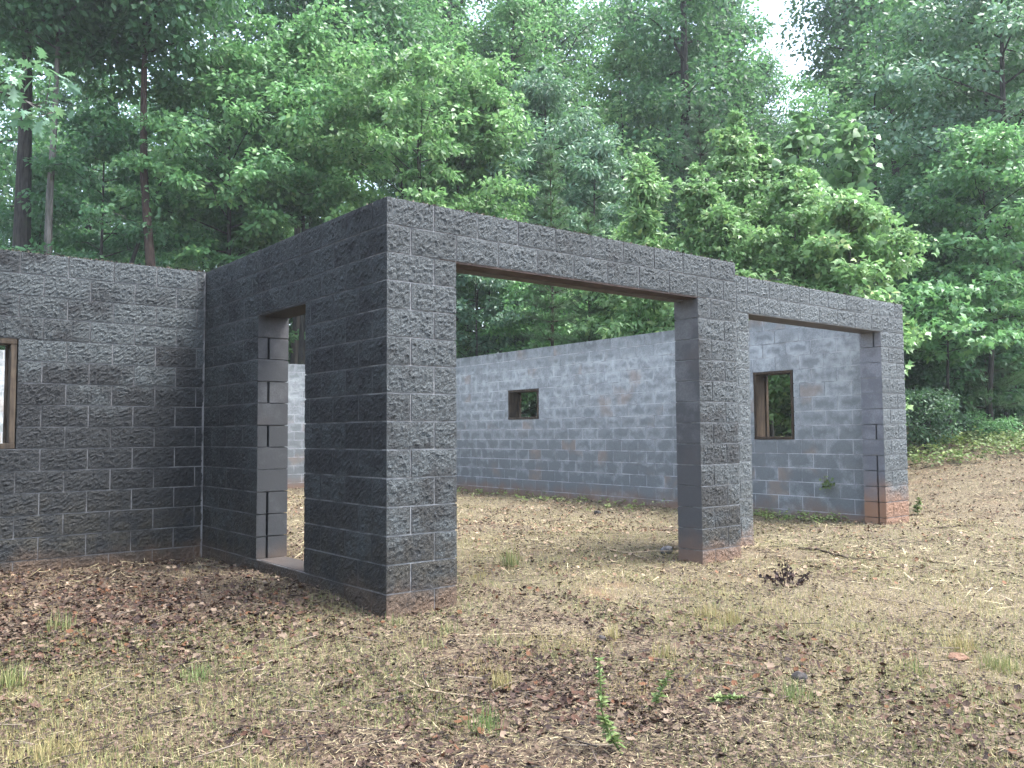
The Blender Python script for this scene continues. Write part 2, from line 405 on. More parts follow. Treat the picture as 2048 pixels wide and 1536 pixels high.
# wooden window frames: four boards each
def window(label, boards, mat, loc, ang):
    f = empty('window_frame', Vector((loc[0], loc[1], 0))-house.location); f.parent = house; f.rotation_euler = (0, 0, ang); f['label'] = label
    for a, b in boards:
        mb = MB(); mb.box(a, b); o = link('frame_board', mb.mesh('frame_board', (mat,)), None, f)
        bv = o.modifiers.new('edge', 'BEVEL'); bv.width = .004; bv.segments = 1
def frame_boards(x0, x1, z0, z1, y0, y1, t, extra=True):
    B = [((x0, y0, z0+t), (x0+t, y1, z1-t)), ((x1-t, y0, z0+t), (x1, y1, z1-t)), ((x0, y0-.004, z1-t), (x1, y1, z1)), ((x0, y0-.006, z0), (x1, y1, z0+t))]
    if extra: B += [((x0+t, y1-.09, z0+t), (x0+t+.022, y1-.05, z1-t)), ((x1-t-.022, y1-.09, z0+t), (x1-t, y1-.05, z1-t))]
    return B
window('dark brown wooden frame of the left wall window', frame_boards(-2.945, -1.734, 6*H+.003, 11*H-.003, .004, .22, .05), M_woodg, (0, YB), 0)
window('brown wooden frame of the taller window', frame_boards(-2.572, -1.89, 6*H+.003, 11*H-.003, -.012, .31, .036), M_wood, (7.868, 0), -math.pi/2-EA)
window('grey wooden frame of the smaller window', frame_boards(-8.74, -7.752, 8*H+.003, 11*H-.003, -.012, .31, .042), M_woodg, (7.868, 0), -math.pi/2-EA)
# ------------------------------------------------------------------ the wood
fh = Vector((math.cos(YAW), math.sin(YAW))); rh = Vector((math.sin(YAW), -math.cos(YAW)))
def at(u, D):
    """ground point seen in column u of the photograph at distance D"""
    q = Vector((CAM.x, CAM.y))+fh*D+rh*(D*(u-1024)/FPX); return q.x, q.y
def zat(v, D): return CAM.z+D*(868-v)/FPX

def mat_leaf(name, a, b, c=None, trans=.42, rough=.45):
    N = NT(name); r = N.island(); p = N.pos()
    col = N.mix(N.ramp(r, 0, .8), a, b); col = N.mix(N.ramp(r, .82, 1.), col, c or tuple(min(1, x*1.5) for x in b))
    col = N.mix(N.ramp(N.noise(p, .55, 2), .4, .66, 0, .45), col, tuple(x*.55 for x in a))
    tr = N.n('ShaderNodeBsdfTranslucent'); tcol = N.mix(.5, col, (.18, .38, .13)); N.l(tcol, tr.inputs['Color'])
    ms = N.n('ShaderNodeMixShader'); ms.inputs[0].default_value = trans
    N.l(N.bsdf(col, rough, None, .5), ms.inputs[1]); N.l(tr.outputs[0], ms.inputs[2])
    return N.done(ms.outputs[0])
def mat_bark(name, a, b, sc=1.):
    N = NT(name); p = N.pos()
    n = N.noise(scalevec(N, p, (22*sc, 22*sc, 3.5*sc)), 1., 4, .65); n2 = N.noise(p, 2.2, 3)
    col = N.mix(N.ramp(n, .32, .66), a, b); col = N.mix(N.ramp(n2, .55, .7, 0, .4), col, (.05, .06, .035))
    return N.done(N.bsdf(col, .95, N.bump(n, .9, .02), .15))
LF_maple = mat_leaf('maple_leaf', (.085, .21, .085), (.145, .315, .115), (.23, .39, .13))
LF_lime = mat_leaf('lime_leaf', (.10, .22, .08), (.17, .31, .11), (.24, .36, .12))
LF_oak = mat_leaf('oak_leaf', (.085, .175, .115), (.135, .24, .155), (.19, .29, .18), .3, .45)
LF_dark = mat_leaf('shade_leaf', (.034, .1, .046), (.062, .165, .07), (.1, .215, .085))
LF_sap = mat_leaf('sapling_leaf', (.13, .25, .09), (.20, .33, .13), (.28, .36, .12), .38, .45)
LF_cat = mat_leaf('broad_leaf', (.075, .155, .06), (.12, .21, .085), None, .4, .4)
LF_pine = mat_leaf('pine_needle', (.04, .09, .038), (.075, .14, .055), None, .25, .5)
LF_pined = mat_leaf('dark_pine_needle', (.022, .055, .03), (.04, .085, .042), None, .2, .5)
BK_dark = mat_bark('dark_bark', (.017, .016, .015), (.05, .046, .041))
BK_grey = mat_bark('grey_bark', (.05, .05, .045), (.13, .125, .115), .6)
BK_brown = mat_bark('brown_bark', (.022, .016, .014), (.06, .042, .034))

def tpl(pts, tris): return np.array(pts, float), np.array(tris)
T_rhomb = tpl([(0,0,0),(.48,.3,.05),(1,0,-.12),(.48,-.3,.05)], [(0,2,1),(0,3,2)])
T_lance = tpl([(0,0,0),(.4,.2,.03),(1,0,-.2),(.4,-.2,.03)], [(0,2,1),(0,3,2)])
T_maple = tpl([(0,0,0),(.3,.5,-.02),(.5,.17,.05),(1,0,-.14),(.5,-.17,.05),(.3,-.5,-.02)], [(0,2,1),(0,4,2),(2,4,3),(0,5,4)])
T_broad = tpl([(0,0,0),(.1,.36,.0),(.5,.42,.06),(1,0,-.28),(.5,-.42,.06),(.1,-.36,0),(.45,0,.1)],
              [(0,6,1),(1,6,2),(2,6,3),(6,4,3),(6,5,4),(0,5,6)])
T_oak = tpl([(0,0,0),(.2,.1,.0),(.3,.3,.02),(.38,.13,.02),(.52,.4,.0),(.58,.14,.02),(.78,.3,-.04),(.8,.1,0),(1,0,-.1),(.8,-.1,0),(.78,-.3,-.04),(.58,-.14,.02),(.52,-.4,0),(.38,-.13,.02),(.3,-.3,.02),(.2,-.1,0)],
            [(0,3,1),(1,3,2),(0,5,3),(3,5,4),(0,7,5),(5,7,6),(0,8,7),(0,9,8),(0,11,9),(9,11,10),(0,13,11),(11,13,12),(0,15,13),(13,15,14)])
T_needle = tpl([(0,.03,0),(0,-.03,0),(1,0,-.06)], [(0,1,2)])
def norm(a): return a/np.maximum(np.linalg.norm(a, axis=-1, keepdims=True), 1e-9)
def instance(tp, P, X, Nn, S):
    """leaf template at points P, tip direction X, normal Nn, size S"""
    X = norm(X); Y = norm(np.cross(Nn, X)); Z = np.cross(X, Y); tv, tf = tp
    V = P[:, None]+S[:, None, None]*(tv[None, :, 0:1]*X[:, None]+tv[None, :, 1:2]*Y[:, None]+tv[None, :, 2:3]*Z[:, None])
    F = tf[None]+(np.arange(len(P))*len(tv))[:, None, None]
    return V.reshape(-1, 3), F.reshape(-1, 3)
def spray_leaves(rg, Cc, n, r, flat, S, tp, out=None, droop=.3, tilt=.75):
    """Cc (m,3) spray centres with radius r (m,): n leaves each in flattened clumps"""
    m = len(Cc); r = np.broadcast_to(np.asarray(r, float), (m,))
    d = rg.normal(0, 1, (m, n, 3)); d = norm(d)*(rg.uniform(0, 1, (m, n, 1))**.42); d[..., 2] *= flat
    ax = rg.normal(0, .16, (m, 1, 3)); d[..., 2] += (d*ax).sum(-1)
    P = (Cc[:, None]+d*r[:, None, None]).reshape(-1, 3); dd = d.reshape(-1, 3)
    X = norm(dd+rg.normal(0, .5, dd.shape)); X[:, 2] -= droop+.25*np.abs(rg.normal(0, 1, len(X)))*droop
    Nn = rg.normal(0, tilt, dd.shape); Nn[:, 2] += 1
    if out is not None: Nn += .35*np.repeat(out, n, 0)
    return instance(tp, P, X, Nn, S*rg.uniform(.65, 1.2, len(P)))
def profile(kind, t):
    if kind == 'round': return np.sin(np.pi*(.12+.86*t))**.8
    if kind == 'cone': return (1-t)**.8+.08
    if kind == 'up': return .45+.6*np.sin(np.pi*(.1+.75*t))
    return np.ones_like(t)*.9
def tree(name, label, u, D, vtop, rad, kind='round', leaf=LF_maple, tp=T_rhomb, S=.13, limbs=22, per=70, sub=5, zb=1.2, bark=BK_dark, tr=.12, seed=1,
         flat=.45, sr=.5, lean=(0, 0), group=None, cat='tree', zground=None, height=None, elev=(.15, .7), trunk_top=.92, clear=0., fork=0):
    """one tree: trunk with its limbs, and a crown of leaf sprays. vtop: image row of its tip"""
    rg = np.random.default_rng(seed); x, y = at(u, D); z0 = float(tz(x, y)) if zground is None else zground
    Ht = (zat(vtop, D)-z0) if height is None else height
    root = empty(name, (x, y, z0)); tag(root, label, cat, group)
    mb = MB(); n = 9; tt = np.linspace(0, 1, n)
    wob = np.cumsum(rg.normal(0, .006, (n, 2)), 0)*Ht
    def cen(t): return np.array([np.interp(t, tt, wob[:, 0])+lean[0]*t*Ht, np.interp(t, tt, wob[:, 1])+lean[1]*t*Ht, t*Ht])
    mb.tube([cen(t*trunk_top)-np.array([0, 0, .3 if t == 0 else 0]) for t in tt], [tr*(1.25 if t == 0 else 1)*(1-.86*t) for t in tt], 8)
    if fork:
        mb.tube([cen(t*trunk_top*.9)+np.array([fork*t**.6, -.3*fork*t**.6, -.2 if t == 0 else 0])+np.array([fork*.4, 0, 0]) for t in tt], [tr*.9*(1-.8*t) for t in tt], 7)
    SC, SR, SO = [], [], []
    for i in range(limbs):
        t = (i+rg.uniform(.1, .9))/limbs; zr = clear+(1-clear)*t
        base_t = (zb/Ht)+(1-zb/Ht)*t*.93; ln = rad*float(profile(kind, np.array(t)))*rg.uniform(.65, 1.15)
        az = i*2.39996+rg.uniform(-.5, .5); e0 = rg.uniform(*elev); c0 = cen(min(base_t, trunk_top)); 
        dirh = np.array([math.cos(az), math.sin(az), 0]); pts = []
        for s_ in (0, .35, .7, 1.):
            pts.append(c0+dirh*ln*s_+np.array([0, 0, ln*(e0*s_-.35*e0*s_*s_*1.4)])+rg.normal(0, .03*ln*s_, 3))
        mb.tube(pts, [max(.012, tr*.34*(1-base_t*.6))*(1-.8*s_) for s_ in (0, .35, .7, 1.)], 4)
        for k in range(sub):
            s_ = .3+.7*(k+rg.uniform(.2, 1.))/sub; s_ = min(s_, 1.)
            b_ = np.array([np.interp(s_, (0, .35, .7, 1.), [p[j] for p in pts]) for j in range(3)])
            side = np.cross(dirh, [0, 0, 1])*rg.uniform(-.42, .42)*ln*(.35+.5*s_)
            c = b_+side+np.array([0, 0, rg.normal(.03, .12)*sr*1.6])
            if s_ < .97 and rg.uniform() < .6: mb.tube([b_, (b_+c)/2+rg.normal(0, .03, 3), c], [.012, .009, .004], 3)
            SC.append(c); SR.append(sr*rg.uniform(.65, 1.25)*(1 if s_ > .45 else .75)); SO.append(dirh)
    for k in range(5):
        SC.append(cen(trunk_top-.02+.1*k/5)+rg.normal(0, .12*sr, 3)); SR.append(sr*(.75-.1*k)); SO.append(np.array([0, 0, .4]))
    V, F = spray_leaves(rg, np.array(SC), per, np.array(SR), flat, S, tp, np.array(SO))
    link('trunk', mb.mesh('trunk', (bark,)), None, root)
    link('crown', fast_mesh('crown', V, F), leaf, root)
    return root
def pine(name, label, u, D, vtop, rad, leaf=LF_pine, whorl=.42, seed=1, zb=.4, tr=.06, zground=None, S=.12, tuft=26, bark=BK_brown, group=None, dense=1., step=.13):
    rg = np.random.default_rng(seed); x, y = at(u, D); z0 = float(tz(x, y)) if zground is None else zground; Ht = zat(vtop, D)-z0
    root = empty(name, (x, y, z0)); tag(root, label, 'pine tree', group)
    mb = MB(); mb.tube([(0, 0, -.3), (.02, .01, Ht*.5), (0, 0, Ht)], [tr, tr*.6, .008], 7)
    P, X = [], []
    z = zb
    while z < Ht:
        t = (z-zb)/(Ht-zb); ln = rad*(1-t)**.85+.08; nb = rg.integers(5, 8); a0 = rg.uniform(0, 6.28)
        for k in range(nb):
            az = a0+k*6.283/nb+rg.uniform(-.25, .25); d = np.array([math.cos(az), math.sin(az), 0]); l_ = ln*rg.uniform(.7, 1.15)
            up_ = .25+.5*t; tip = np.array([0, 0, z])+d*l_+np.array([0, 0, l_*up_*.7])
            mb.tube([(0, 0, z), np.array([0, 0, z])+d*l_*.55+np.array([0, 0, l_*up_*.22]), tip], [.012+tr*.12, .01, .004], 3)
            for s_ in np.arange(.22, 1.02, step/max(l_, .15)/dense):
                b_ = np.array([0, 0, z])+d*l_*s_+np.array([0, 0, l_*up_*.7*s_**1.6])
                for q in range(3 if s_ < .9 else 1):
                    w = (q-1)*rg.uniform(.08, .3)*l_*(1.05-s_)*1.4; P.append(b_+np.cross(d, [0, 0, 1])*w+rg.normal(0, .02, 3)); X.append(d+np.cross(d, [0, 0, 1])*w*2+np.array([0, 0, .45]))
        z += whorl*rg.uniform(.8, 1.2)*(1-.4*t)
    for k in range(5): P.append(np.array([0, 0, Ht-.09*k])); X.append(np.array([0, 0, 1.]))
    P = np.repeat(np.array(P), tuft, 0); X = np.repeat(norm(np.array(X)), tuft, 0)
    X = norm(X+rg.normal(0, .55, X.shape)); Nn = rg.normal(0, 1, X.shape)
    V, F = instance(T_needle, P+rg.normal(0, .015, P.shape), X, Nn, S*rg.uniform(.7, 1.25, len(P)))
    link('trunk', mb.mesh('trunk', (bark,)), None, root); link('crown', fast_mesh('crown', V, F), leaf, root)
    return root
def copy_tree(src, label, loc, rz, sc, group=None):
    r = src.copy(); C.objects.link(r); r.location = loc; r.rotation_euler = (0, 0, rz); r.scale = (sc, sc, sc)
    if label: r['label'] = label
    if group: r['group'] = group
    for ch in src.children:
        c = ch.copy(); C.objects.link(c); c.parent = r
    return r
# tall trees whose dark trunks stand behind the house ------------------------------------------------
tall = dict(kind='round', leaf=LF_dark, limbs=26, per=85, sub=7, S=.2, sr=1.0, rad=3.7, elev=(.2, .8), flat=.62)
def talltree(label, u, D, w, vtop=-260, seed=0, zb=7.5, name='tall_tree', **k):
    q = dict(tall); q.update(k); return tree(name, label, u, D, vtop, tr=w/FPX*D/2, zb=zb, seed=seed, **q)
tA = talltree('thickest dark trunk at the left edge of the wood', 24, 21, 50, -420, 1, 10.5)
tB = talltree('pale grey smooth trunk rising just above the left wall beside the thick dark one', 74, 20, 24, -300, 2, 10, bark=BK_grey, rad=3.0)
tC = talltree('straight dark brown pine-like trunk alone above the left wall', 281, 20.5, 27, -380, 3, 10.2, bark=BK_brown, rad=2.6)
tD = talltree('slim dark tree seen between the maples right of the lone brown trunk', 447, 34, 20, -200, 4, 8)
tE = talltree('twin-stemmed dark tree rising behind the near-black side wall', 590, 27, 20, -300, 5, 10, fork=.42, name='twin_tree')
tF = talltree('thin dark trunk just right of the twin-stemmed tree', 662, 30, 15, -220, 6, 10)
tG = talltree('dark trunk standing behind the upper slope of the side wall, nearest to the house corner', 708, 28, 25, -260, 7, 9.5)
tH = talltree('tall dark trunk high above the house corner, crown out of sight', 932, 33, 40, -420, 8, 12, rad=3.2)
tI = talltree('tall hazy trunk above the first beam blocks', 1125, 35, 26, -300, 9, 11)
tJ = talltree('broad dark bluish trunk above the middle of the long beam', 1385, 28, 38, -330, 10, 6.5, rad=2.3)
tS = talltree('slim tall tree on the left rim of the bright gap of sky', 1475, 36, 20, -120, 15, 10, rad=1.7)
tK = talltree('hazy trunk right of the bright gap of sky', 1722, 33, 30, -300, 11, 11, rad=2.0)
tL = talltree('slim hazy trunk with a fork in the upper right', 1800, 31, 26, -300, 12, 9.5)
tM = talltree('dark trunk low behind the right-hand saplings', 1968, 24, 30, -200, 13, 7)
# mid trees ------------------------------------------------------------------------------------------
tree('maple_tree', 'bright green layered maple filling the wood above the low left wall', 470, 22.5, 60, 3.2, 'round', LF_maple, limbs=34, per=120, sub=6, S=.17, sr=.55, zb=5.6, seed=21, tr=.11, flat=.42)
tree('maple_tree', 'pale green maple with its top beside the twin-stemmed tree', 600, 23.5, 20, 2.3, 'up', LF_maple, limbs=28, per=110, sub=6, S=.17, sr=.55, zb=6.6, seed=22, tr=.1, flat=.45)
tree('maple_tree', 'yellow-green maple with pointed shoots right above the house corner', 820, 22, 140, 2.7, 'up', LF_lime, limbs=32, per=100, sub=6, S=.16, sr=.46, zb=4.6, seed=23, tr=.09, flat=.4, elev=(.5, 1.2), bark=BK_dark)
tree('maple_shoot', 'tallest yellow-green pointed shoot above the house corner', 905, 22.8, 60, 1.1, 'cone', LF_lime, limbs=26, per=80, sub=4, S=.14, sr=.34, zb=6, seed=24, tr=.06, flat=.5, elev=(.6, 1.3))
tree('maple_shoot', 'second yellow-green pointed shoot right of the tallest one', 968, 22.6, 105, 1.0, 'cone', LF_lime, limbs=24, per=80, sub=4, S=.14, sr=.34, zb=5.5, seed=25, tr=.06, flat=.5, elev=(.6, 1.3))
tree('oak_tree', 'grey-green oak with drooping narrow leaves behind the start of the beam', 1085, 25, 95, 3.0, 'round', LF_oak, T_lance, limbs=32, per=85, sub=7, S=.17, sr=.5, zb=2.4, seed=26, tr=.12, flat=.5)
tree('oak_tree', 'smaller grey-green oak leaning over the pine sapling', 1185, 23, 255, 1.9, 'round', LF_oak, T_lance, limbs=24, per=80, sub=5, S=.16, sr=.42, zb=2.2, seed=27, tr=.08, flat=.5)
tree('maple_tree', 'tall blue-green tree top in the upper middle of the wood', 1010, 31, -80, 3.6, 'round', LF_maple, limbs=30, per=80, sub=6, S=.16, sr=.7, zb=7.5, seed=28, tr=.15)
tree('maple_tree', 'tall tree top left of the dark trunk in the upper middle', 800, 30, -60, 3.0, 'round', LF_maple, limbs=26, per=80, sub=6, S=.16, sr=.7, zb=7.5, seed=29, tr=.15)
tree('understory_tree', 'pale leafy sapling leaning over the low left wall near the inner corner', 480, 23, 385, 2.3, 'round', LF_maple, limbs=20, per=130, sub=6, S=.135, sr=.38, zb=2.0, seed=30, tr=.05, flat=.22)
tree('understory_tree', 'dark leafy tree between the two left trunks', 175, 21, 170, 2.2, 'round', LF_dark, limbs=28, per=85, sub=6, S=.14, sr=.5, zb=2.0, seed=31, tr=.08)
tree('understory_tree', 'low dark bush-like tree behind the left end of the low wall', 70, 23, 330, 2.3, 'round', LF_dark, limbs=22, per=80, sub=5, S=.15, sr=.5, zb=1.5, seed=32, tr=.07)
tree('understory_tree', 'yellowish low tree in the light gap behind the brown trunk', 330, 28, 260, 2.5, 'round', LF_lime, limbs=22, per=70, sub=5, S=.15, sr=.55, zb=1.5, seed=33, tr=.06)
tree('understory_tree', 'low leafy tree behind the twin-stemmed tree', 640, 34, 300, 2.7, 'round', LF_lime, limbs=18, per=60, sub=5, S=.16, sr=.6, zb=2, seed=34, tr=.07)
tree('understory_tree', 'low light leaves peeping over the beam by the house corner', 955, 22.5, 372, 1.6, 'round', LF_maple, limbs=18, per=80, sub=5, S=.12, sr=.36, zb=1.6, seed=35, tr=.05)
pine('pine_sapling', 'soft pale green pine sapling peeping over the long beam', 1105, 20, 285, .95, LF_pine, seed=41, tuft=30, S=.14, zb=2)
pine('pine_tree', 'layered dark blue-green pine behind the bright saplings', 1410, 22, 190, 2.1, LF_pined, seed=42, tr=.09, S=.15, whorl=.5, tuft=26, zb=1)
pine('pine_sapling', 'low dark pine just above the beam right of the pale pine sapling', 1180, 19, 420, 1.1, LF_pine, seed=43, tuft=24, S=.14, zb=1.2)
# trees seen through the wide bay ----------------------------------------------------------------------
tree('understory_tree', 'bright low branch seen through the wide bay at its upper left', 960, 21.5, 470, 1.5, 'round', LF_oak, T_rhomb, limbs=14, per=80, sub=5, S=.12, sr=.34, zb=3.2, seed=51, tr=.04)
tree('understory_tree', 'shady tree seen through the middle of the wide bay', 1110, 21.6, 480, 1.7, 'round', LF_maple, limbs=24, per=75, sub=5, S=.12, sr=.4, zb=1.4, seed=52, tr=.05)
tree('understory_tree', 'brighter maple sapling seen through the right of the wide bay', 1255, 18.6, 430, 1.3, 'round', LF_sap, T_maple, limbs=22, per=46, sub=5, S=.125, sr=.36, zb=1.3, seed=53, tr=.045)
pine('pine_tree', 'dark pine close behind the taller window of the pale wall', 1540, 20, 560, 1.6, LF_pined, seed=44, tuft=26, S=.16, zb=.2)
pine('pine_tree', 'dark pine behind the bright saplings, seen right of the taller window', 1640, 19.5, 540, 1.6, LF_pined, seed=45, tuft=26, S=.16, zb=.2)
pine('pine_tree', 'dark pine filling the shade behind the smaller window', 1030, 25, 560, 2.2, LF_pined, seed=46, tuft=26, S=.18, zb=.2)
# bright saplings over the right-hand wall ---------------------------------------------------------------
sp = dict(leaf=LF_sap, tp=T_maple, per=64, sub=5, sr=.34, S=.115, flat=.45, elev=(.3, 1.), bark=BK_grey)
tree('sapling', 'short bright cherry-like sapling at the left end of the bright saplings', 1300, 17.3, 296, .95, 'cone', LF_sap, T_lance, limbs=26, per=60, sub=5, sr=.34, S=.17, flat=.5, elev=(.2, .9), seed=61, tr=.04, zb=1)
tree('sapling', 'bright sapling with star-shaped leaves in front of the dark pine', 1400, 16, 330, 1.0, 'cone', limbs=26, seed=62, tr=.04, zb=1, **sp)
tree('sapling', 'tallest bright sapling with star-shaped leaves and a thin pointed tip', 1488, 16.6, 195, 1.05, 'cone', limbs=36, seed=63, tr=.05, zb=1, **sp)
tree('sapling', 'bright star-leaved sapling close to the tallest one on its right', 1548, 17.2, 275, .95, 'cone', limbs=28, seed=64, tr=.045, zb=1, **sp)
tree('sapling', 'broad-leaved sapling with a heart-shaped leaf tuft at its tip', 1612, 16.8, 222, .95, 'cone', LF_cat, T_broad, limbs=20, per=16, sub=3, sr=.4, S=.19, flat=.5, elev=(.3, .9), seed=65, tr=.05, zb=1.5)
tree('sapling', 'second broad-leaved sapling with very large leaves', 1705, 17.4, 226, 1.05, 'cone', LF_cat, T_broad, limbs=18, per=14, sub=3, sr=.42, S=.21, flat=.5, elev=(.3, .9), seed=66, tr=.05, zb=1.5)
tree('sapling', 'dense bright bushy sapling in the middle above the wing wall', 1600, 15.4, 320, 1.25, 'round', limbs=32, seed=67, tr=.05, zb=1, **sp)
tree('sapling', 'dense yellow-tinged sapling hanging over the right end of the wing wall', 1705, 14.6, 375, 1.25, 'round', limbs=32, seed=68, tr=.05, zb=1, **dict(sp, S=.135, per=56, leaf=LF_sap))
tree('sapling', 'small bright sapling over the joint between beam and wing wall', 1450, 15.4, 400, .95, 'round', limbs=26, seed=69, tr=.04, zb=1, **sp)
# right hand side -----------------------------------------------------------------------------------------
tree('maple_tree', 'pale yellow-green tree top right of the bright gap of sky', 1760, 25, 95, 2.7, 'up', LF_maple, limbs=30, per=85, sub=6, S=.14, sr=.5, zb=4.5, seed=71, tr=.1, flat=.4)
tree('oak_tree', 'large leafy oak with limbs reaching in from the right edge', 2020, 21, -160, 3.4, 'round', LF_oak, limbs=30, per=80, sub=7, S=.16, sr=.6, zb=3.2, seed=72, tr=.16)
tree('understory_tree', 'green tree with layered sprays beside the right edge', 1985, 19, 235, 2.1, 'round', LF_maple, limbs=28, per=85, sub=6, S=.135, sr=.45, zb=2.6, seed=73, tr=.07, flat=.28)
tree('understory_tree', 'dark mid-height tree right of the bright saplings', 1850, 21, 330, 2.2, 'round', LF_dark, limbs=28, per=80, sub=6, S=.14, sr=.48, zb=1.8, seed=74, tr=.07)
tree('understory_tree', 'low layered maple with pale sprays over the dark hollow on the right', 1900, 18, 560, 1.8, 'round', LF_maple, T_maple, limbs=18, per=44, sub=5, S=.15, sr=.4, zb=1.7, seed=75, tr=.045, flat=.25, elev=(.05, .3))
tree('understory_tree', 'dark tree closing the hollow at the far right', 2040, 21.5, 450, 2.2, 'round', LF_dark, limbs=26, per=80, sub=6, S=.14, sr=.5, zb=1.0, seed=76, tr=.07)
pine('pine_tree', 'drooping dark pine with feathery needles low at the right edge', 1975, 19.5, 640, 1.5, LF_pine, seed=77, S=.16, tuft=26, zb=.3)
pine('pine_tree', 'feathery dark pine in the shade behind the end pillar', 1880, 22, 500, 1.7, LF_pined, seed=78, S=.16, tuft=24, zb=.3)
talltree('leafy tall tree filling the left edge behind the thickest trunk', -60, 27, 22, -200, 16, 3.5, rad=3.2)
talltree('hazy leafy tree top behind the tall trunk over the house corner', 925, 42, 24, -60, 17, 8, rad=3.4)
talltree('hazy leafy tree top right of the oak, above the start of the beam', 1245, 41, 24, -80, 18, 8, rad=3.4)
tree('understory_tree', 'leafy low tree closing the bank edge right of the end pillar', 1885, 20, 640, 1.6, 'round', LF_dark, limbs=22, per=80, sub=5, S=.13, sr=.42, zb=.3, seed=79, tr=.05)
tree('understory_tree', 'low leafy tree behind the shrubs nearest the right edge', 2010, 20.5, 600, 1.7, 'round', LF_dark, limbs=22, per=80, sub=5, S=.13, sr=.42, zb=.3, seed=80, tr=.05)
def shrub(label, u, D, vtop, rad, leaf, seed, S=.07, tp=T_rhomb, limbs=16, per=60):
    return tree('shrub', label, u, D, vtop, rad, 'round', leaf, tp, limbs=limbs, per=per, sub=4, S=S, sr=.26, zb=.12, seed=seed, tr=.02, flat=.6, cat='shrub', elev=(.5, 1.4))
LF_shrub = mat_leaf('bluish_leaf', (.045, .10, .055), (.085, .16, .08), None, .3, .5)
shrub('rounded blue-green shrub beside the top of the end pillar foot', 1848, 17, 795, .72, LF_shrub, 81)
shrub('low weedy shrub at the wood edge right of the rounded shrub', 1985, 18, 868, .5, LF_maple, 82, S=.06, limbs=10)
shrub('small pale shrub in the shade between the two other shrubs', 1910, 18.5, 850, .4, LF_shrub, 83, S=.06, limbs=9)
# leaning dead stem
x, y = at(165, 21); o = empty('leaning_dead_tree', (x, y, float(tz(x, y)))); tag(o, 'bare dead stem leaning to the right across the lone brown trunk', 'tree')
e = np.array([*at(352, 21.6), zat(245, 21.6)]); b0 = np.array([x, y, float(tz(x, y))]); b1 = np.array([*at(120, 20.8), b0[2]-.3])
m = MB(); P_ = [b1-b0+(e-b1)*t+np.array([0, 0, .35*math.sin(math.pi*t)]) for t in np.linspace(0, 1, 7)]; m.tube(P_, [.085-.06*t for t in np.linspace(0, 1, 7)], 7)
m.tube([P_[4], P_[4]+np.array([.15, .1, .9]), P_[4]+np.array([.2, .2, 1.7])], [.03, .02, .008], 5)
link('trunk', m.mesh('trunk', (BK_dark,)), None, o); o['category'] = 'dead tree'
# big oak just outside the frame on the left, its branch reaches in over the low wall
x, y = -7.6, 1.2; o = tree('oak_tree', 'large-leaved oak reaching in from the left edge over the low wall', 0, 1, 0, 3.4, 'round', LF_oak, T_oak, limbs=26, per=34, sub=6, S=.2, sr=.62,
    zb=4.2, seed=91, tr=.2, zground=0, height=10.5, flat=.3, elev=(.05, .5)); o.location = (x, y, float(tz(x, y)))
ob = MB(); b0 = Vector((-7.6, 1.2, 3.6)); tip = Vector((*at(95, 7.6), zat(205, 7.6)))
base = Vector(o.location); P_ = [b0.lerp(tip, t)+Vector((0, 0, .35*math.sin(math.pi*t))) for t in (0, .25, .5, .75, 1)]
ob.tube([p-base for p in P_], [.06, .045, .032, .02, .006], 6)
rg = np.random.default_rng(5); cs = []
for k in range(20):
    t = .74+.26*(k/19); q = b0.lerp(tip, t)+Vector((0, 0, .35*math.sin(math.pi*t)))+Vector(rg.normal(0, .14, 3)); q.z += rg.uniform(-.34, .16); cs.append(np.array(q-base))
    ob.tube([np.array(b0.lerp(tip, t)+Vector((0, 0, .35*math.sin(math.pi*t)))-base), cs[-1]], [.008, .004], 3)
link('branch', ob.mesh('branch', (BK_grey,)), None, o)
V, F = spray_leaves(rg, np.array(cs), 9, .16, .6, .15, T_oak, None, .35, .4); link('foliage', fast_mesh('branch_leaves', V, F), LF_oak, o)
# trees farther into the wood: copies ---------------------------------------------------------------------
rg = np.random.default_rng(77); deep = [tD, tF, tG, tI, tJ, tL, tH]
for i in range(84):
    D = rg.uniform(36, 62); u = -450+2950*((i+rg.uniform(.1, .9))/84*11 % 1.); s_ = rg.uniform(.75, 1.1)
    if 1400 < u < 1780: D = rg.uniform(38, 45); s_ = rg.uniform(.7, .78)
    x, y = at(u, D)
    if u < 760 and i % 2 == 0: continue
    src = deep[i % len(deep)]
    copy_tree(src, 'tall tree deep in the wood, one of many dim trunks', (x, y, float(tz(x, y))), rg.uniform(0, 6.28), s_, 'tall trees deep in the wood')
low = [o for o in C.objects if o.name.startswith('understory_tree') and o.type == 'EMPTY']
src_low = [o for o in low if any(k in o['label'] for k in ('dark leafy tree between', 'low leafy tree behind the twin', 'dark mid-height', 'low dark bush'))]
for i in range(46):
    D = rg.uniform(27, 44); u = -400+2850*((i+rg.uniform(.1, .9))/46*5 % 1.)
    x, y = at(u, D)
    copy_tree(src_low[i % len(src_low)], 'dim leafy undergrowth tree far behind the house', (x, y, float(tz(x, y))), rg.uniform(0, 6.28), rg.uniform(.8, 1.25), 'undergrowth trees far behind the house')

# the wood closes far behind as one leafy mass
q = 5200; D = rg.uniform(64, 82, q); u = rg.uniform(-700, 2750, q); xy = np.array([at(a, b) for a, b in zip(u, D)]); hz_ = 15*rg.uniform(0, 1, q)**1.5
hz_ = np.where((u > 1480) & (u < 1680), hz_*.6, hz_)
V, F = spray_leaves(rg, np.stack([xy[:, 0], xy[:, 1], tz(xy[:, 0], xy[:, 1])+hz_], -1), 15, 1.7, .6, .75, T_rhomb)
o = link('distant_woods', fast_mesh('distant_woods', V, F), LF_dark); o['kind'] = 'stuff'

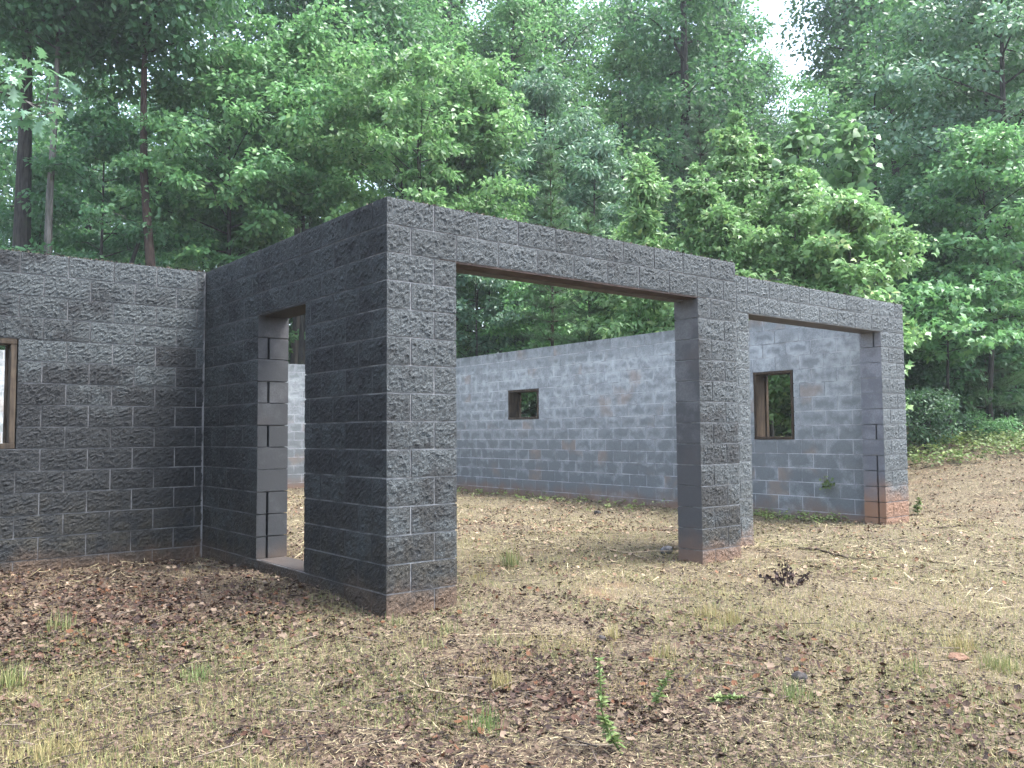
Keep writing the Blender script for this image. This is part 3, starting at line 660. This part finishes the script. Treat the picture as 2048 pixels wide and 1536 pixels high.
# ------------------------------------------------------------------ what lies and grows on the ground
def ground_hit(u, v):
    d = fwd+r2*((u-1024)/FPX)-u2*((v-768)/FPX); t = 1.
    for _ in range(400):
        q = CAM+d*t
        if q.z < float(tz(q.x, q.y)): break
        t += .03 if t < 12 else .08
    return q.x, q.y
def mat_litter(name, cols, rough=.75, trans=0., spec=.3):
    N = NT(name); r = N.island(); rp = N.n('ShaderNodeValToRGB'); N.l(r, rp.inputs[0]); rp.color_ramp.interpolation = 'CONSTANT'
    while len(rp.color_ramp.elements) < len(cols): rp.color_ramp.elements.new(.5)
    for i, c in enumerate(cols):
        rp.color_ramp.elements[i].position = i/len(cols); rp.color_ramp.elements[i].color = (*c, 1)
    sh = N.bsdf(rp.outputs[0], rough, None, spec)
    if trans:
        tr = N.n('ShaderNodeBsdfTranslucent'); N.l(rp.outputs[0], tr.inputs['Color']); ms = N.n('ShaderNodeMixShader'); ms.inputs[0].default_value = trans
        N.l(sh, ms.inputs[1]); N.l(tr.outputs[0], ms.inputs[2]); sh = ms.outputs[0]
    return N.done(sh)
MT_leaf = mat_litter('dead_leaves', [(.03,.018,.015),(.05,.029,.022),(.065,.039,.029),(.10,.068,.048),(.036,.023,.019),(.15,.112,.082),(.055,.028,.019),(.085,.04,.021),(.02,.013,.012),(.105,.078,.056)], .8, 0, .15)
MT_tan = mat_litter('tan_leaves', [(.07,.045,.033),(.12,.08,.055),(.17,.115,.075),(.22,.16,.11),(.14,.075,.045),(.28,.21,.15)], .8, 0, .15)
MT_crumb = mat_litter('rotted_bits', [(.03,.02,.016),(.05,.034,.026),(.08,.055,.04),(.022,.016,.014),(.11,.08,.058)], .8, 0, .15)
MT_straw = mat_litter('dry_straw', [(.26,.21,.125),(.33,.275,.165),(.15,.115,.075),(.24,.19,.12),(.08,.058,.04),(.36,.31,.20),(.22,.195,.10),(.28,.25,.14)], .8)
MT_grass = mat_litter('short_grass', [(.14,.17,.06),(.19,.21,.08),(.24,.235,.10),(.29,.265,.13),(.11,.15,.055)], .6, .3)
MT_yel = mat_litter('yellow_grass', [(.30,.245,.11),(.36,.30,.15),(.25,.215,.10),(.23,.22,.09)], .7, .3)
MT_twig = mat_litter('twig_bark', [(.05,.038,.03),(.09,.07,.055),(.16,.13,.10),(.03,.024,.02)], .9)
MT_green = mat_litter('weed_leaf', [(.10,.155,.05),(.13,.185,.06),(.165,.21,.08)], .5, .3)
MT_weed = mat_litter('pale_weed_leaf', [(.16,.23,.06),(.22,.29,.09),(.28,.32,.12),(.12,.18,.05)], .5, .3)
MT_black = mat_litter('withered_leaf', [(.022,.014,.014),(.035,.02,.018),(.05,.03,.026)], .8)
rg = np.random.default_rng(101)
def inwall(x, y):
    w = (y > YB-.05) & (x < .35)                                                      # behind the left wall
    w |= (np.abs(x-.147) < .17) & (y > -.03) & (y < YB) & ~((y > 1.33) & (y < 2.28))
    w |= (y > -.035) & (y < .31) & (((x > -.03) & (x < .63)) | ((x > 3.43) & (x < 4.1)))
    w |= (y > YW-.035) & (y < .74) & (((x > 4.0) & (x < 4.88)) | ((x > 7.68) & (x < 8.33)))
    xe = 7.868+.025*y; w |= (x > xe-.03) & (x < xe+.45) & (y > .4) & (y < 14.4)
    w |= (y > 14.05); return w
def scatter(n, r0, r1, half=44, pw=1.):
    """points round the standpoint, thinning out with distance"""
    r = r0*(r1/r0)**(rg.uniform(0, 1, n)**pw); a = YAW+np.radians(rg.uniform(-half, half, n))
    x = CAM.x+r*np.cos(a); y = CAM.y+r*np.sin(a); return x, y
def leafy(x, y):
    f = nz(x, y, 31, 1.7)*.55+nz(x, y, 32, 5.)*.45
    f = f+.55*sm((.4-x)/1.6)*sm((y+1.2)/1.6)                                            # drift against the left wall
    dx = x+.2; dy = y+1.9; d = np.hypot((dx*.777-dy*.626)/1.15, (dx*.626+dy*.777)/.75); f = f+.36*sm(1.25-d)                        # drift in front of the pillar
    f = f-.24*sm((x-1.2)/1.6); return f
def strawy(x, y):
    f = nz(x, y, 33, 1.9)*.5+nz(x, y, 34, 6.)*.4+.22*sm((x-1.)/3)-.5*sm((.3-x)/1.4)*sm((y+.4)/1.6); return f
def lay(x, y, lift): return np.stack([x, y, tz(x, y)+lift], -1)
def dirs(n, tilt):
    a = rg.uniform(0, 2*np.pi, n); X = np.stack([np.cos(a), np.sin(a), rg.normal(0, tilt, n)], -1)
    Nn = np.stack([rg.normal(0, tilt*1.6, n), rg.normal(0, tilt*1.6, n), np.ones(n)], -1); return X, Nn
T_curl = tpl([(-.5,0,.16),(-.2,.32,.1),(.15,.42,.2),(.5,.05,.14),(.12,-.4,.16),(-.22,-.3,.06),(0,0,-.02)], [(6,1,0),(6,2,1),(6,3,2),(6,4,3),(6,5,4),(6,0,5)])
T_lobed = tpl([(-.5,0,.1),(-.25,.14,.04),(-.2,.42,.18),(.02,.2,.04),(.2,.46,.16),(.25,.16,.05),(.55,0,.2),(.25,-.16,.03),(.18,-.44,.2),(0,-.2,.02),(-.2,-.4,.12),(-.25,-.14,.05)],
              [(0,11,1),(1,3,2),(1,11,3),(3,5,4),(3,9,5),(3,11,9),(5,7,6),(5,9,7),(7,9,8),(9,11,10)])
T_blade = tpl([(0,.022,0),(0,-.022,0),(.55,-.014,.1),(.55,.014,.1),(1,0,.1)], [(0,1,2),(0,2,3),(3,2,4)])
T_thin = tpl([(0,.034,0),(0,-.034,0),(1,0,.1)], [(0,1,2)])
def stuff(name, V, F, mat): o = link(name, fast_mesh(name, V, F), mat); o['kind'] = 'stuff'; return o
def join(*vf):
    Vs, Fs, n = [], [], 0
    for V, F in vf: Vs.append(V); Fs.append(F+n); n += len(V)
    return np.concatenate(Vs), np.concatenate(Fs)
# dead leaves
x, y = scatter(230000, 2.3, 22, pw=.9); k = (rg.uniform(.36, 1.2, len(x)) < leafy(x, y)) & ~inwall(x, y); x, y = x[k], y[k]; n = len(x)
X, Nn = dirs(n, .33); P = lay(x, y, rg.uniform(.004, .03, n)); S = .011+.042*rg.uniform(0, 1, n)**2.8; h_ = n*7//10
stuff('leaf_litter', *join(instance(T_curl, P[:h_], X[:h_], Nn[:h_], S[:h_]), instance(T_lobed, P[h_:], X[h_:], Nn[h_:], S[h_:]*1.15)), MT_leaf)
# dry straw
x, y = scatter(480000, 2.3, 24, pw=.85); k = (rg.uniform(.12, .95, len(x)) < strawy(x, y)) & ~inwall(x, y); x, y = x[k], y[k]; n = len(x)
X, Nn = dirs(n, .16); X[:, :2] += .5*np.stack([nz(x, y, 41, 2.)-.5, nz(x, y, 42, 2.)-.5], -1)
T_straw = tpl([(-.5,.02,0),(-.5,-.02,0),(.5,0,.02)], [(0,1,2)])
stuff('straw_litter', *instance(T_straw, lay(x, y, rg.uniform(.004, .028, n)), X, Nn, (.012+.075*rg.uniform(0, 1, n)**2.2)), MT_straw)
# small dark crumbs of rotted leaf and bark everywhere
x, y = scatter(260000, 2.3, 23, pw=.85); k = (nz(x, y, 81, 3.)*.5+nz(x, y, 82, 9.)*.5-.2*sm((x-.4)/1.6) > rg.uniform(.1, .95, len(x))) & ~inwall(x, y); x, y = x[k], y[k]; n = len(x)
X, Nn = dirs(n, .3); r = np.hypot(x-CAM.x, y-CAM.y); stuff('bark_crumbs', *instance(T_rhomb, lay(x, y, rg.uniform(.008, .03, n)), X, Nn, rg.uniform(.008, .03, n)*(1+.05*r)), MT_crumb)
# coarser bits that still show farther off
n = 60000; r = np.sqrt(rg.uniform(7.5**2, 23**2, n)); a = YAW+np.radians(rg.uniform(-46, 40, n)); x = CAM.x+r*np.cos(a); y = CAM.y+r*np.sin(a); k = ~inwall(x, y) & (x < 15) & (nz(x, y, 71, 2.2) > rg.uniform(.1, .6, n)); x, y = x[k], y[k]; n = len(x)
X, Nn = dirs(n, .2); stuff('straw_litter', *instance(T_straw, lay(x, y, rg.uniform(.008, .03, n)), X, Nn, rg.uniform(.06, .22, n)), MT_straw)
n = 42000; r = np.sqrt(rg.uniform(7.5**2, 23**2, n)); a = YAW+np.radians(rg.uniform(-46, 40, n)); x = CAM.x+r*np.cos(a); y = CAM.y+r*np.sin(a); k = ~inwall(x, y) & (x < 15) & (nz(x, y, 72, 1.6)*.6+nz(x, y, 73, 5)*.4 > rg.uniform(.35, .8, n)); x, y = x[k], y[k]; n = len(x)
X, Nn = dirs(n, .35); stuff('leaf_litter', *instance(T_curl, lay(x, y, rg.uniform(.01, .03, n)), X, Nn, rg.uniform(.02, .055, n)), MT_tan)
# low grass
def blades(x, y, hgt, lean=.5):
    n = len(x); a = rg.uniform(0, 6.283, n); l_ = np.abs(rg.normal(0, lean, n)); X = np.stack([np.cos(a)*l_, np.sin(a)*l_, np.ones(n)], -1)
    Nn = np.stack([-np.cos(a), -np.sin(a), l_+.01], -1)+rg.normal(0, .1, (n, 3)); return instance(T_thin, lay(x, y, -.004), X, Nn, hgt)
x, y = scatter(520000, 2.4, 20); gm = nz(x, y, 51, 1.1)*.5+nz(x, y, 52, 4.5)*.5; gm = gm+.16*sm((-1.2-x)/1.2)*sm((.5-y)/1.)+.1*sm((x-3)/2)*sm((.3-y)/1)-.35*sm((.3-x)/1)*sm((y-.2)/.8)
k = (gm+.10*sm((x-.3)/2) > .5+rg.uniform(-.1, .16, len(x))) & ~inwall(x, y); x, y = x[k], y[k]; stuff('short_grass', *blades(x, y, rg.uniform(.014, .06, len(x)), 1.0), MT_grass)
x, y = scatter(300000, 2.4, 20); gm = nz(x, y, 61, 1.6)*.5+nz(x, y, 62, 5.5)*.5+.1*sm((x-1)/2)
k = (gm+.14*sm((x-.5)/2) > .6+rg.uniform(-.12, .18, len(x))) & ~inwall(x, y); x, y = x[k], y[k]; stuff('yellow_grass', *blades(x, y, rg.uniform(.018, .065, len(x)), 1.0), MT_yel)
# small twigs
x, y = scatter(2600, 2.4, 16); k = ~inwall(x, y); x, y = x[k], y[k]; X, Nn = dirs(len(x), .12)
T_twig = tpl([(-.5,.013,0),(-.5,-.006,.012),(-.5,-.006,-.012),(.1,.05,.03),(.1,.032,.04),(.1,.034,.02),(.5,.0,.03)], [(0,1,3),(1,4,3),(1,2,4),(2,5,4),(2,0,5),(0,3,5),(3,4,6),(4,5,6),(5,3,6)])
stuff('twig_litter', *instance(T_twig, lay(x, y, .016), X, Nn, rg.uniform(.06, .3, len(x))), MT_twig)
# seedlings and weeds along the feet of the walls, leaves on the wood edge
def weeds(name, x, y, hgt, S, mat, per=7, tp=T_rhomb):
    n = len(x); c = np.stack([x, y, tz(x, y)], -1); c = np.repeat(c, per, 0); hh = np.repeat(hgt, per)*rg.uniform(.25, 1., n*per)
    P = c+np.stack([rg.normal(0, .03, n*per), rg.normal(0, .03, n*per), hh], -1); X, Nn = dirs(n*per, .35); stuff(name, *instance(tp, P, X, Nn, S*rg.uniform(.7, 1.3, n*per)), mat)
yy = rg.uniform(1.0, 2.7, 100); xx = 7.82+.025*yy-np.abs(rg.normal(0, .22, 100)); weeds('wall_foot_weeds', xx, yy, rg.uniform(.04, .15, 100), .042, MT_weed)
yy = rg.uniform(4.0, 13, 110); xx = 7.85+.025*yy-np.abs(rg.normal(0, .6, 110)); weeds('wall_foot_weeds', xx, yy, rg.uniform(.04, .16, 110), .05, MT_weed)
q = rg.uniform(0, 1, 900); ux = rg.uniform(1815, 2200, 900); dd = rg.uniform(15.6, 21, 900); xy = np.array([at(a, b) for a, b in zip(ux, dd)]); k = xy[:, 0] > 9.5
weeds('wood_edge_plants', xy[k, 0], xy[k, 1], np.full(k.sum(), .22), .075, MT_green)
xx = rg.uniform(9.5, 17, 700); yy = rg.uniform(2, 20, 700); weeds('bank_plants', xx, yy, rg.uniform(.1, .4, 700), .085, MT_weed)
# needles and crumbs lying along the wall tops
tops = [(-2.6, YB+.02, 0, YB+T-.02), (.02, .3, T-.03, YB), (.02, .02, 10*L, T-.02), (10*L, YW+.02, XW1, YW+T-.02)]
Ps = []
for a, b, c_, d in tops:
    n = int(900*max(c_-a, d-b)); Ps.append(np.stack([rg.uniform(a, c_, n), rg.uniform(b, d, n)**1.0, np.full(n, 15*H-.004)], -1))
Ps = np.concatenate(Ps); X, Nn = dirs(len(Ps), .35); stuff('wall_top_litter', *instance(T_straw, Ps, X, Nn, rg.uniform(.02, .07, len(Ps))), MT_twig)
n = 9000; Pd = np.concatenate([np.stack([rg.uniform(a, c_, 500*4), np.where(rg.uniform(0, 1, 2000) < .6, b+np.abs(rg.normal(-.012, .03, 2000))-.012, rg.uniform(b, d, 2000)), np.full(2000, 15*H-.006)], -1) for a, b, c_, d in tops])
X, Nn = dirs(len(Pd), .8); stuff('wall_top_moss', *instance(T_rhomb, Pd, X, Nn, rg.uniform(.012, .034, len(Pd))), MT_twig)

# ---- single things ------------------------------------------------------------------------------------
def tuft(label, u, v, hgt, mat, n=70, spread=.05, lean=.5, group='grass tufts'):
    x, y = ground_hit(u, v); z = float(tz(x, y)); a = np.clip(rg.normal(0, 1, (n, 2)), -1.5, 1.5)*min(spread, .05); out = rg.uniform(0, 6.28, n); l_ = np.abs(rg.normal(0, lean, n))
    X = np.stack([np.cos(out)*l_, np.sin(out)*l_, np.ones(n)], -1); Nn = np.stack([-np.cos(out), -np.sin(out), l_+.01], -1)+rg.normal(0, .1, (n, 3))
    P = np.stack([a[:, 0], a[:, 1], np.full(n, -.008)], -1); o = link('grass_tuft', fast_mesh('grass_tuft', *instance(T_blade, P, X, Nn, hgt*rg.uniform(.5, 1.15, n))), mat)
    o.location = (x, y, z); tag(o, label, 'grass tuft', group)
for a in [
    ('bright green grass tuft alone among brown leaves in the left foreground', 395, 1362, .10, MT_green, 90, .05),
    ('yellow-green spiky tuft standing in the drift of brown leaves in the middle foreground', 1006, 1382, .13, MT_yel, 80, .035),
    ('straw-yellow tuft beside a bent twig, right of the middle', 1462, 1248, .13, MT_yel, 80, .05),
    ('straw-yellow tuft just below and left of the one beside the bent twig', 1438, 1268, .10, MT_yel, 70, .05),
    ('golden dry tuft on the reddish clay patch at the right', 1918, 1302, .14, MT_yel, 100, .07),
    ('green tuft nearest to the front of the dark corner pillar', 897, 1270, .12, MT_grass, 60, .05),
    ('green tuft left of the one nearest the pillar, in the same line', 860, 1298, .11, MT_grass, 60, .05),
    ('small green tuft at the foot of the pillar corner', 793, 1252, .10, MT_grass, 45, .04),
    ('green grass patch right of the pillar, third in the line of tufts', 985, 1290, .1, MT_grass, 60, .08),
    ('tall green tuft inside the wide bay, close to its left pillar', 1022, 1134, .2, MT_grass, 90, .09),
    ('low golden tuft in the bay opening beside the left pillar', 962, 1158, .10, MT_yel, 60, .08),
    ('stiff straw tuft next to a dark clod, centre of the yard', 1229, 1280, .13, MT_yel, 60, .03),
    ('wispy yellow tuft in the centre right foreground', 1328, 1320, .12, MT_yel, 60, .06),
    ('tall wispy green tuft in the right foreground', 1828, 1350, .14, MT_grass, 60, .05),
    ('broad green grass patch at the right edge', 2000, 1340, .12, MT_grass, 130, .16),
    ('bright green tuft near the bottom right beside pale leaves', 1588, 1402, .11, MT_green, 60, .06),
    ('broad golden tuft left of the two straw-yellow ones by the bent twig', 1415, 1235, .12, MT_yel, 90, .1),
    ('orange-yellow tuft at the bottom left, largest of three', 120, 1516, .1, MT_yel, 90, .06),
    ('orange-yellow tuft at the bottom left, next to the edge', 62, 1530, .09, MT_yel, 70, .05),
    ('small orange tuft at the bottom left, right of the other two', 290, 1496, .08, MT_yel, 60, .05),
    ('soft green grass clump cut by the left edge of the yard', 12, 1378, .14, MT_grass, 120, .1),
    ('fine yellow-green tuft in the grassy strip on the left', 122, 1262, .14, MT_grass, 80, .07),
    ('green spiky grass bunch lying at the bottom, left of the tall weed', 975, 1465, .13, MT_green, 60, .05)]: tuft(*a)
def plant(name, label, u, v, stem, leafn, S, mat, tp=T_lance, cat='weed', w=.045, bark=None, thin=.006, at_=None, fr=.15):
    x, y = ground_hit(u, v); o = empty(name, (x, y, float(tz(x, y)))); tag(o, label, cat)
    m = MB(); st = [np.array(p) for p in stem]; m.tube(st, [thin*(1-.6*i/(len(st)-1)) for i in range(len(st))], 5); link('stem', m.mesh('stem', (bark or MT_green,)), None, o)
    t = rg.uniform(fr, 1, leafn); ii_ = np.linspace(0, 1, len(st)); P = np.stack([np.interp(t, ii_, [p[j] for p in st]) for j in range(3)], -1)
    a = rg.uniform(0, 6.283, leafn); X = np.stack([np.cos(a), np.sin(a), rg.normal(.35, .3, leafn)], -1); Nn = rg.normal(0, .4, (leafn, 3)); Nn[:, 2] += 1
    link('leaves', fast_mesh('leaves', *instance(tp, P, X, Nn, S*rg.uniform(.6, 1.2, leafn)*(1.15-.6*t))), mat, o); return o
rv = np.array([rh.x, rh.y, 0]); fv = np.array([fh.x, fh.y, 0])
plant('tall_weed', 'bright green feathery weed with a curved stem in the middle foreground', 1245, 1510, [(0,0,0), -rv*.05+np.array([0,0,.07]), -rv*.085+np.array([0,0,.18]), -rv*.09+np.array([0,0,.30]), -rv*.095+np.array([0,0,.4])], 150, .05, MT_green)
plant('leaning_weed', 'green weed leaning right beside the feathery upright one', 1300, 1422, [(0,0,0), rv*.03+np.array([0,0,.05]), rv*.075+np.array([0,0,.12]), rv*.1+np.array([0,0,.18])], 70, .05, MT_green)
plant('flattened_weed', 'dark green flattened weed at the middle right of the foreground', 1420, 1412, [(0,0,.01), rv*.08+np.array([0,0,.03]), rv*.17+np.array([0,0,.035])], 60, .055, MT_green)
plant('pillar_weed', 'bushy green weed at the outer foot of the end pillar', 1836, 1032, [(0,0,0), (.03,.02,.12), (.08,0,.25)], 80, .08, MT_green, T_rhomb)
# withered sapling: several crooked dark shoots with hanging leaves
x, y = ground_hit(1575, 1172); o = empty('withered_sapling', (x, y, float(tz(x, y)))); tag(o, 'withered blackish sapling with shrivelled leaves on the straw by the right pillar', 'dead plant')
m = MB(); Ps, Xs = [], []
for sx, sy, hh in [(-.17, .02, .11), (-.10, -.04, .13), (-.03, .02, .22), (.0, 0, .30), (.05, .03, .17), (.11, -.03, .14), (.17, .02, .10), (.08, .06, .12), (-.06, .05, .15)]:
    p0 = np.array([sx*.35, sy, 0]); p0 = rv*sx*.4+fv*sy; p2 = rv*sx*1.15+fv*sy*2+np.array([0, 0, hh*.75]); p1 = (p0+p2)/2+rg.normal(0, .012, 3)
    m.tube([p0-np.array([0, 0, .01]), p1, p2], [.006, .005, .002], 5)
    for t in np.linspace(.3, 1, 16): Ps.append(p0+(p2-p0)*t+rg.normal(0, .012, 3)); Xs.append(np.array([rg.normal(0, .7), rg.normal(0, .7), -.8]))
link('stem', m.mesh('stem', (MT_black,)), None, o); link('leaves', fast_mesh('leaves', *instance(T_curl, np.array(Ps), np.array(Xs), rg.normal(0, 1, (len(Ps), 3)), rg.uniform(.02, .042, len(Ps)))), MT_black, o)
# sticks lying on the ground
def stick(label, pts, r0, mat, side=None, name='fallen_stick', lift=.012):
    Q = [ground_hit(*p) for p in pts]; x, y = Q[0]; z = float(tz(x, y)); o = empty(name, (x, y, z)); tag(o, label, 'stick', 'sticks on the ground')
    W = [np.array([a-x, b-y, float(tz(a, b))-z+lift+(lift*.8 if 0 < i < len(Q)-1 else 0)]) for i, (a, b) in enumerate(Q)]
    tt = np.linspace(0, len(W)-1, 4*len(W)); W = [np.array([np.interp(t, range(len(W)), [w[j] for w in W]) for j in range(3)])+rg.normal(0, r0*.35, 3) for t in tt]
    m = MB(); m.tube(W, [r0*(1-.6*i/len(W)) for i in range(len(W))], 6); 
    link('stem', m.mesh('stem', (mat,)), None, o)
    if side is not None:
        for f, du, dl in side:
            b = W[int(f*(len(W)-1))]; m = MB(); e_ = b+rv*du+fv*dl+np.array([0, 0, .025]); m.tube([b, (b+e_)/2+np.array([0, 0, .012]), e_], [r0*.6, r0*.45, r0*.2], 5); link('side_twig', m.mesh('side_twig', (mat,)), None, o)
BKt = mat_bark('stick_bark', (.028, .02, .016), (.085, .065, .05), 2.); BKp = mat_bark('bleached_stick', (.17, .13, .09), (.36, .29, .2), 2.)
stick('long dark curved stick lying on the straw before the wing wall', [(1600, 1098), (1640, 1106), (1690, 1119), (1730, 1123), (1774, 1118)], .014, BKt)
stick('long straight pale stem lying across the yard in front of the pillar', [(905, 1277), (1000, 1276), (1100, 1277), (1180, 1279)], .006, BKp)
stick('forked grey twig in the left foreground', [(325, 1360), (360, 1337), (388, 1300)], .007, BKt, [(.45, -.14, .1)])
stick('crooked pale twig in the brown leaf drift', [(802, 1362), (850, 1390), (905, 1397), (1010, 1412)], .006, BKp, [(.45, -.05, .12)])
stick('pale stick with a fork on the ground inside the bay, near the right pillar', [(1222, 1102), (1270, 1115), (1312, 1128)], .012, BKp, [(.4, .5, -.05)])
stick('dark twig by the foot of the corner pillar', [(800, 1230), (845, 1220), (880, 1210)], .007, BKt, [(.5, .1, .04)])
stick('bent upright-tipped twig beside the straw-yellow tufts', [(1450, 1275), (1475, 1258), (1490, 1245)], .007, BKt, [(.9, .03, .03)])
stick('short dark stick on the left grass strip', [(75, 1325), (95, 1340), (110, 1344)], .009, BKt, [(.3, -.05, .06)])
stick('dark stick near the wood edge right of the end pillar', [(1868, 1058), (1905, 1056), (1950, 1052)], .012, BKt)
stick('thin pale straw stem right of the withered sapling', [(1650, 1137), (1700, 1139), (1740, 1139)], .006, BKp)
stick('dark rotten twig at the bottom of the leaf drift on the left', [(440, 1480), (480, 1468), (520, 1478)], .009, BKt, [(.5, .08, -.05)])
# stones and clods
def lump(name, label, u, v, s, mat, seed, cat):
    import bmesh
    x, y = ground_hit(u, v); bm = bmesh.new(); bmesh.ops.create_icosphere(bm, subdivisions=3, radius=1); g_ = np.random.default_rng(seed); K = g_.normal(0, 1, (7, 3)); ph = g_.uniform(0, 6, 7)
    for w in bm.verts:
        f = 1+.16*sum(math.sin(2.1*float(K[i] @ np.array(w.co))+ph[i]) for i in range(7))/2; w.co = Vector((w.co.x*s[0], w.co.y*s[1], w.co.z*s[2]))*f
    me = bpy.data.meshes.new(name); bm.to_mesh(me); bm.free(); o = link(name, me, mat); o.location = (x, y, float(tz(x, y))+s[2]*.45); tag(o, label, cat)
def mat_lump(name, a, b):
    N = NT(name); p = N.pos(); n = N.noise(p, 30, 4); return N.done(N.bsdf(N.mix(N.ramp(n, .35, .65), a, b), .9, N.bump(n, .8, .01)))
LP_d = mat_lump('dark_clod', (.012, .011, .012), (.04, .035, .033)); LP_g = mat_lump('grey_stone', (.05, .05, .052), (.12, .12, .125)); LP_c = mat_lump('red_clay', (.09, .05, .032), (.15, .085, .055))
lump('stone', 'dark grey stone at the inner foot of the right bay pillar', 1334, 1108, (.07, .06, .05), LP_g, 1, 'stone')
lump('clod', 'black clod in the right foreground beside pale leaves', 1597, 1362, (.055, .045, .03), LP_d, 2, 'clod')
lump('clod', 'small black clod in the middle of the ground inside the bay', 1195, 1030, (.06, .05, .04), LP_d, 3, 'clod')
lump('clay_mound', 'low reddish clay mound under the golden tuft at the right', 1915, 1318, (.065, .05, .024), LP_c, 4, 'soil mound')
lump('clod', 'dark clod in the middle of the yard next to the stiff straw tuft', 1205, 1283, (.035, .03, .025), LP_d, 5, 'clod')
# sprig growing out of the wall
o = empty('wall_sprig', (7.868+.025*1.307-.004, 1.307, .60)); tag(o, 'leafy green sprig growing out of a joint in the pale wall beside the end pillar', 'weed')
m = MB(); m.tube([(.05, 0, -.02), (-.05, 0, .0), (-.10, .02, -.05)], [.005, .004, .003], 5); m.tube([(.0, 0, 0), (-.06, -.05, .02), (-.1, -.09, -.01)], [.004, .003, .002], 5); m.tube([(0, 0, 0), (-.05, .06, .03), (-.08, .1, .0)], [.004, .003, .002], 5)
link('stem', m.mesh('stem', (MT_green,)), None, o)
P = np.stack([-.05-np.abs(rg.normal(0, .03, 46)), rg.normal(0, .06, 46), rg.normal(-.005, .045, 46)], -1); X = rg.normal(0, 1, (46, 3)); X[:, 0] -= .6; Nn = rg.normal(0, .4, (46, 3)); Nn[:, 2] += 1; Nn[:, 0] -= .5
link('leaves', fast_mesh('leaves', *instance(T_broad, P, X, Nn, rg.uniform(.025, .055, 46))), MT_green, o)

# ------------------------------------------------------------------ misty air
mb = MB(); mb.box((-275, -175, -12), (315, 335, 34)); hz = link('haze', mb.mesh('haze'), None); hz['kind'] = 'stuff'
hm = bpy.data.materials.new('mist'); hm.use_nodes = True; hm.node_tree.nodes.clear(); ho = hm.node_tree.nodes.new('ShaderNodeOutputMaterial'); hv = hm.node_tree.nodes.new('ShaderNodeVolumePrincipled')
hv.inputs['Color'].default_value = (.86, .95, 1, 1); hv.inputs['Density'].default_value = HAZE; hv.inputs['Anisotropy'].default_value = .25
hm.node_tree.links.new(hv.outputs[0], ho.inputs['Volume']); hz.data.materials.append(hm)
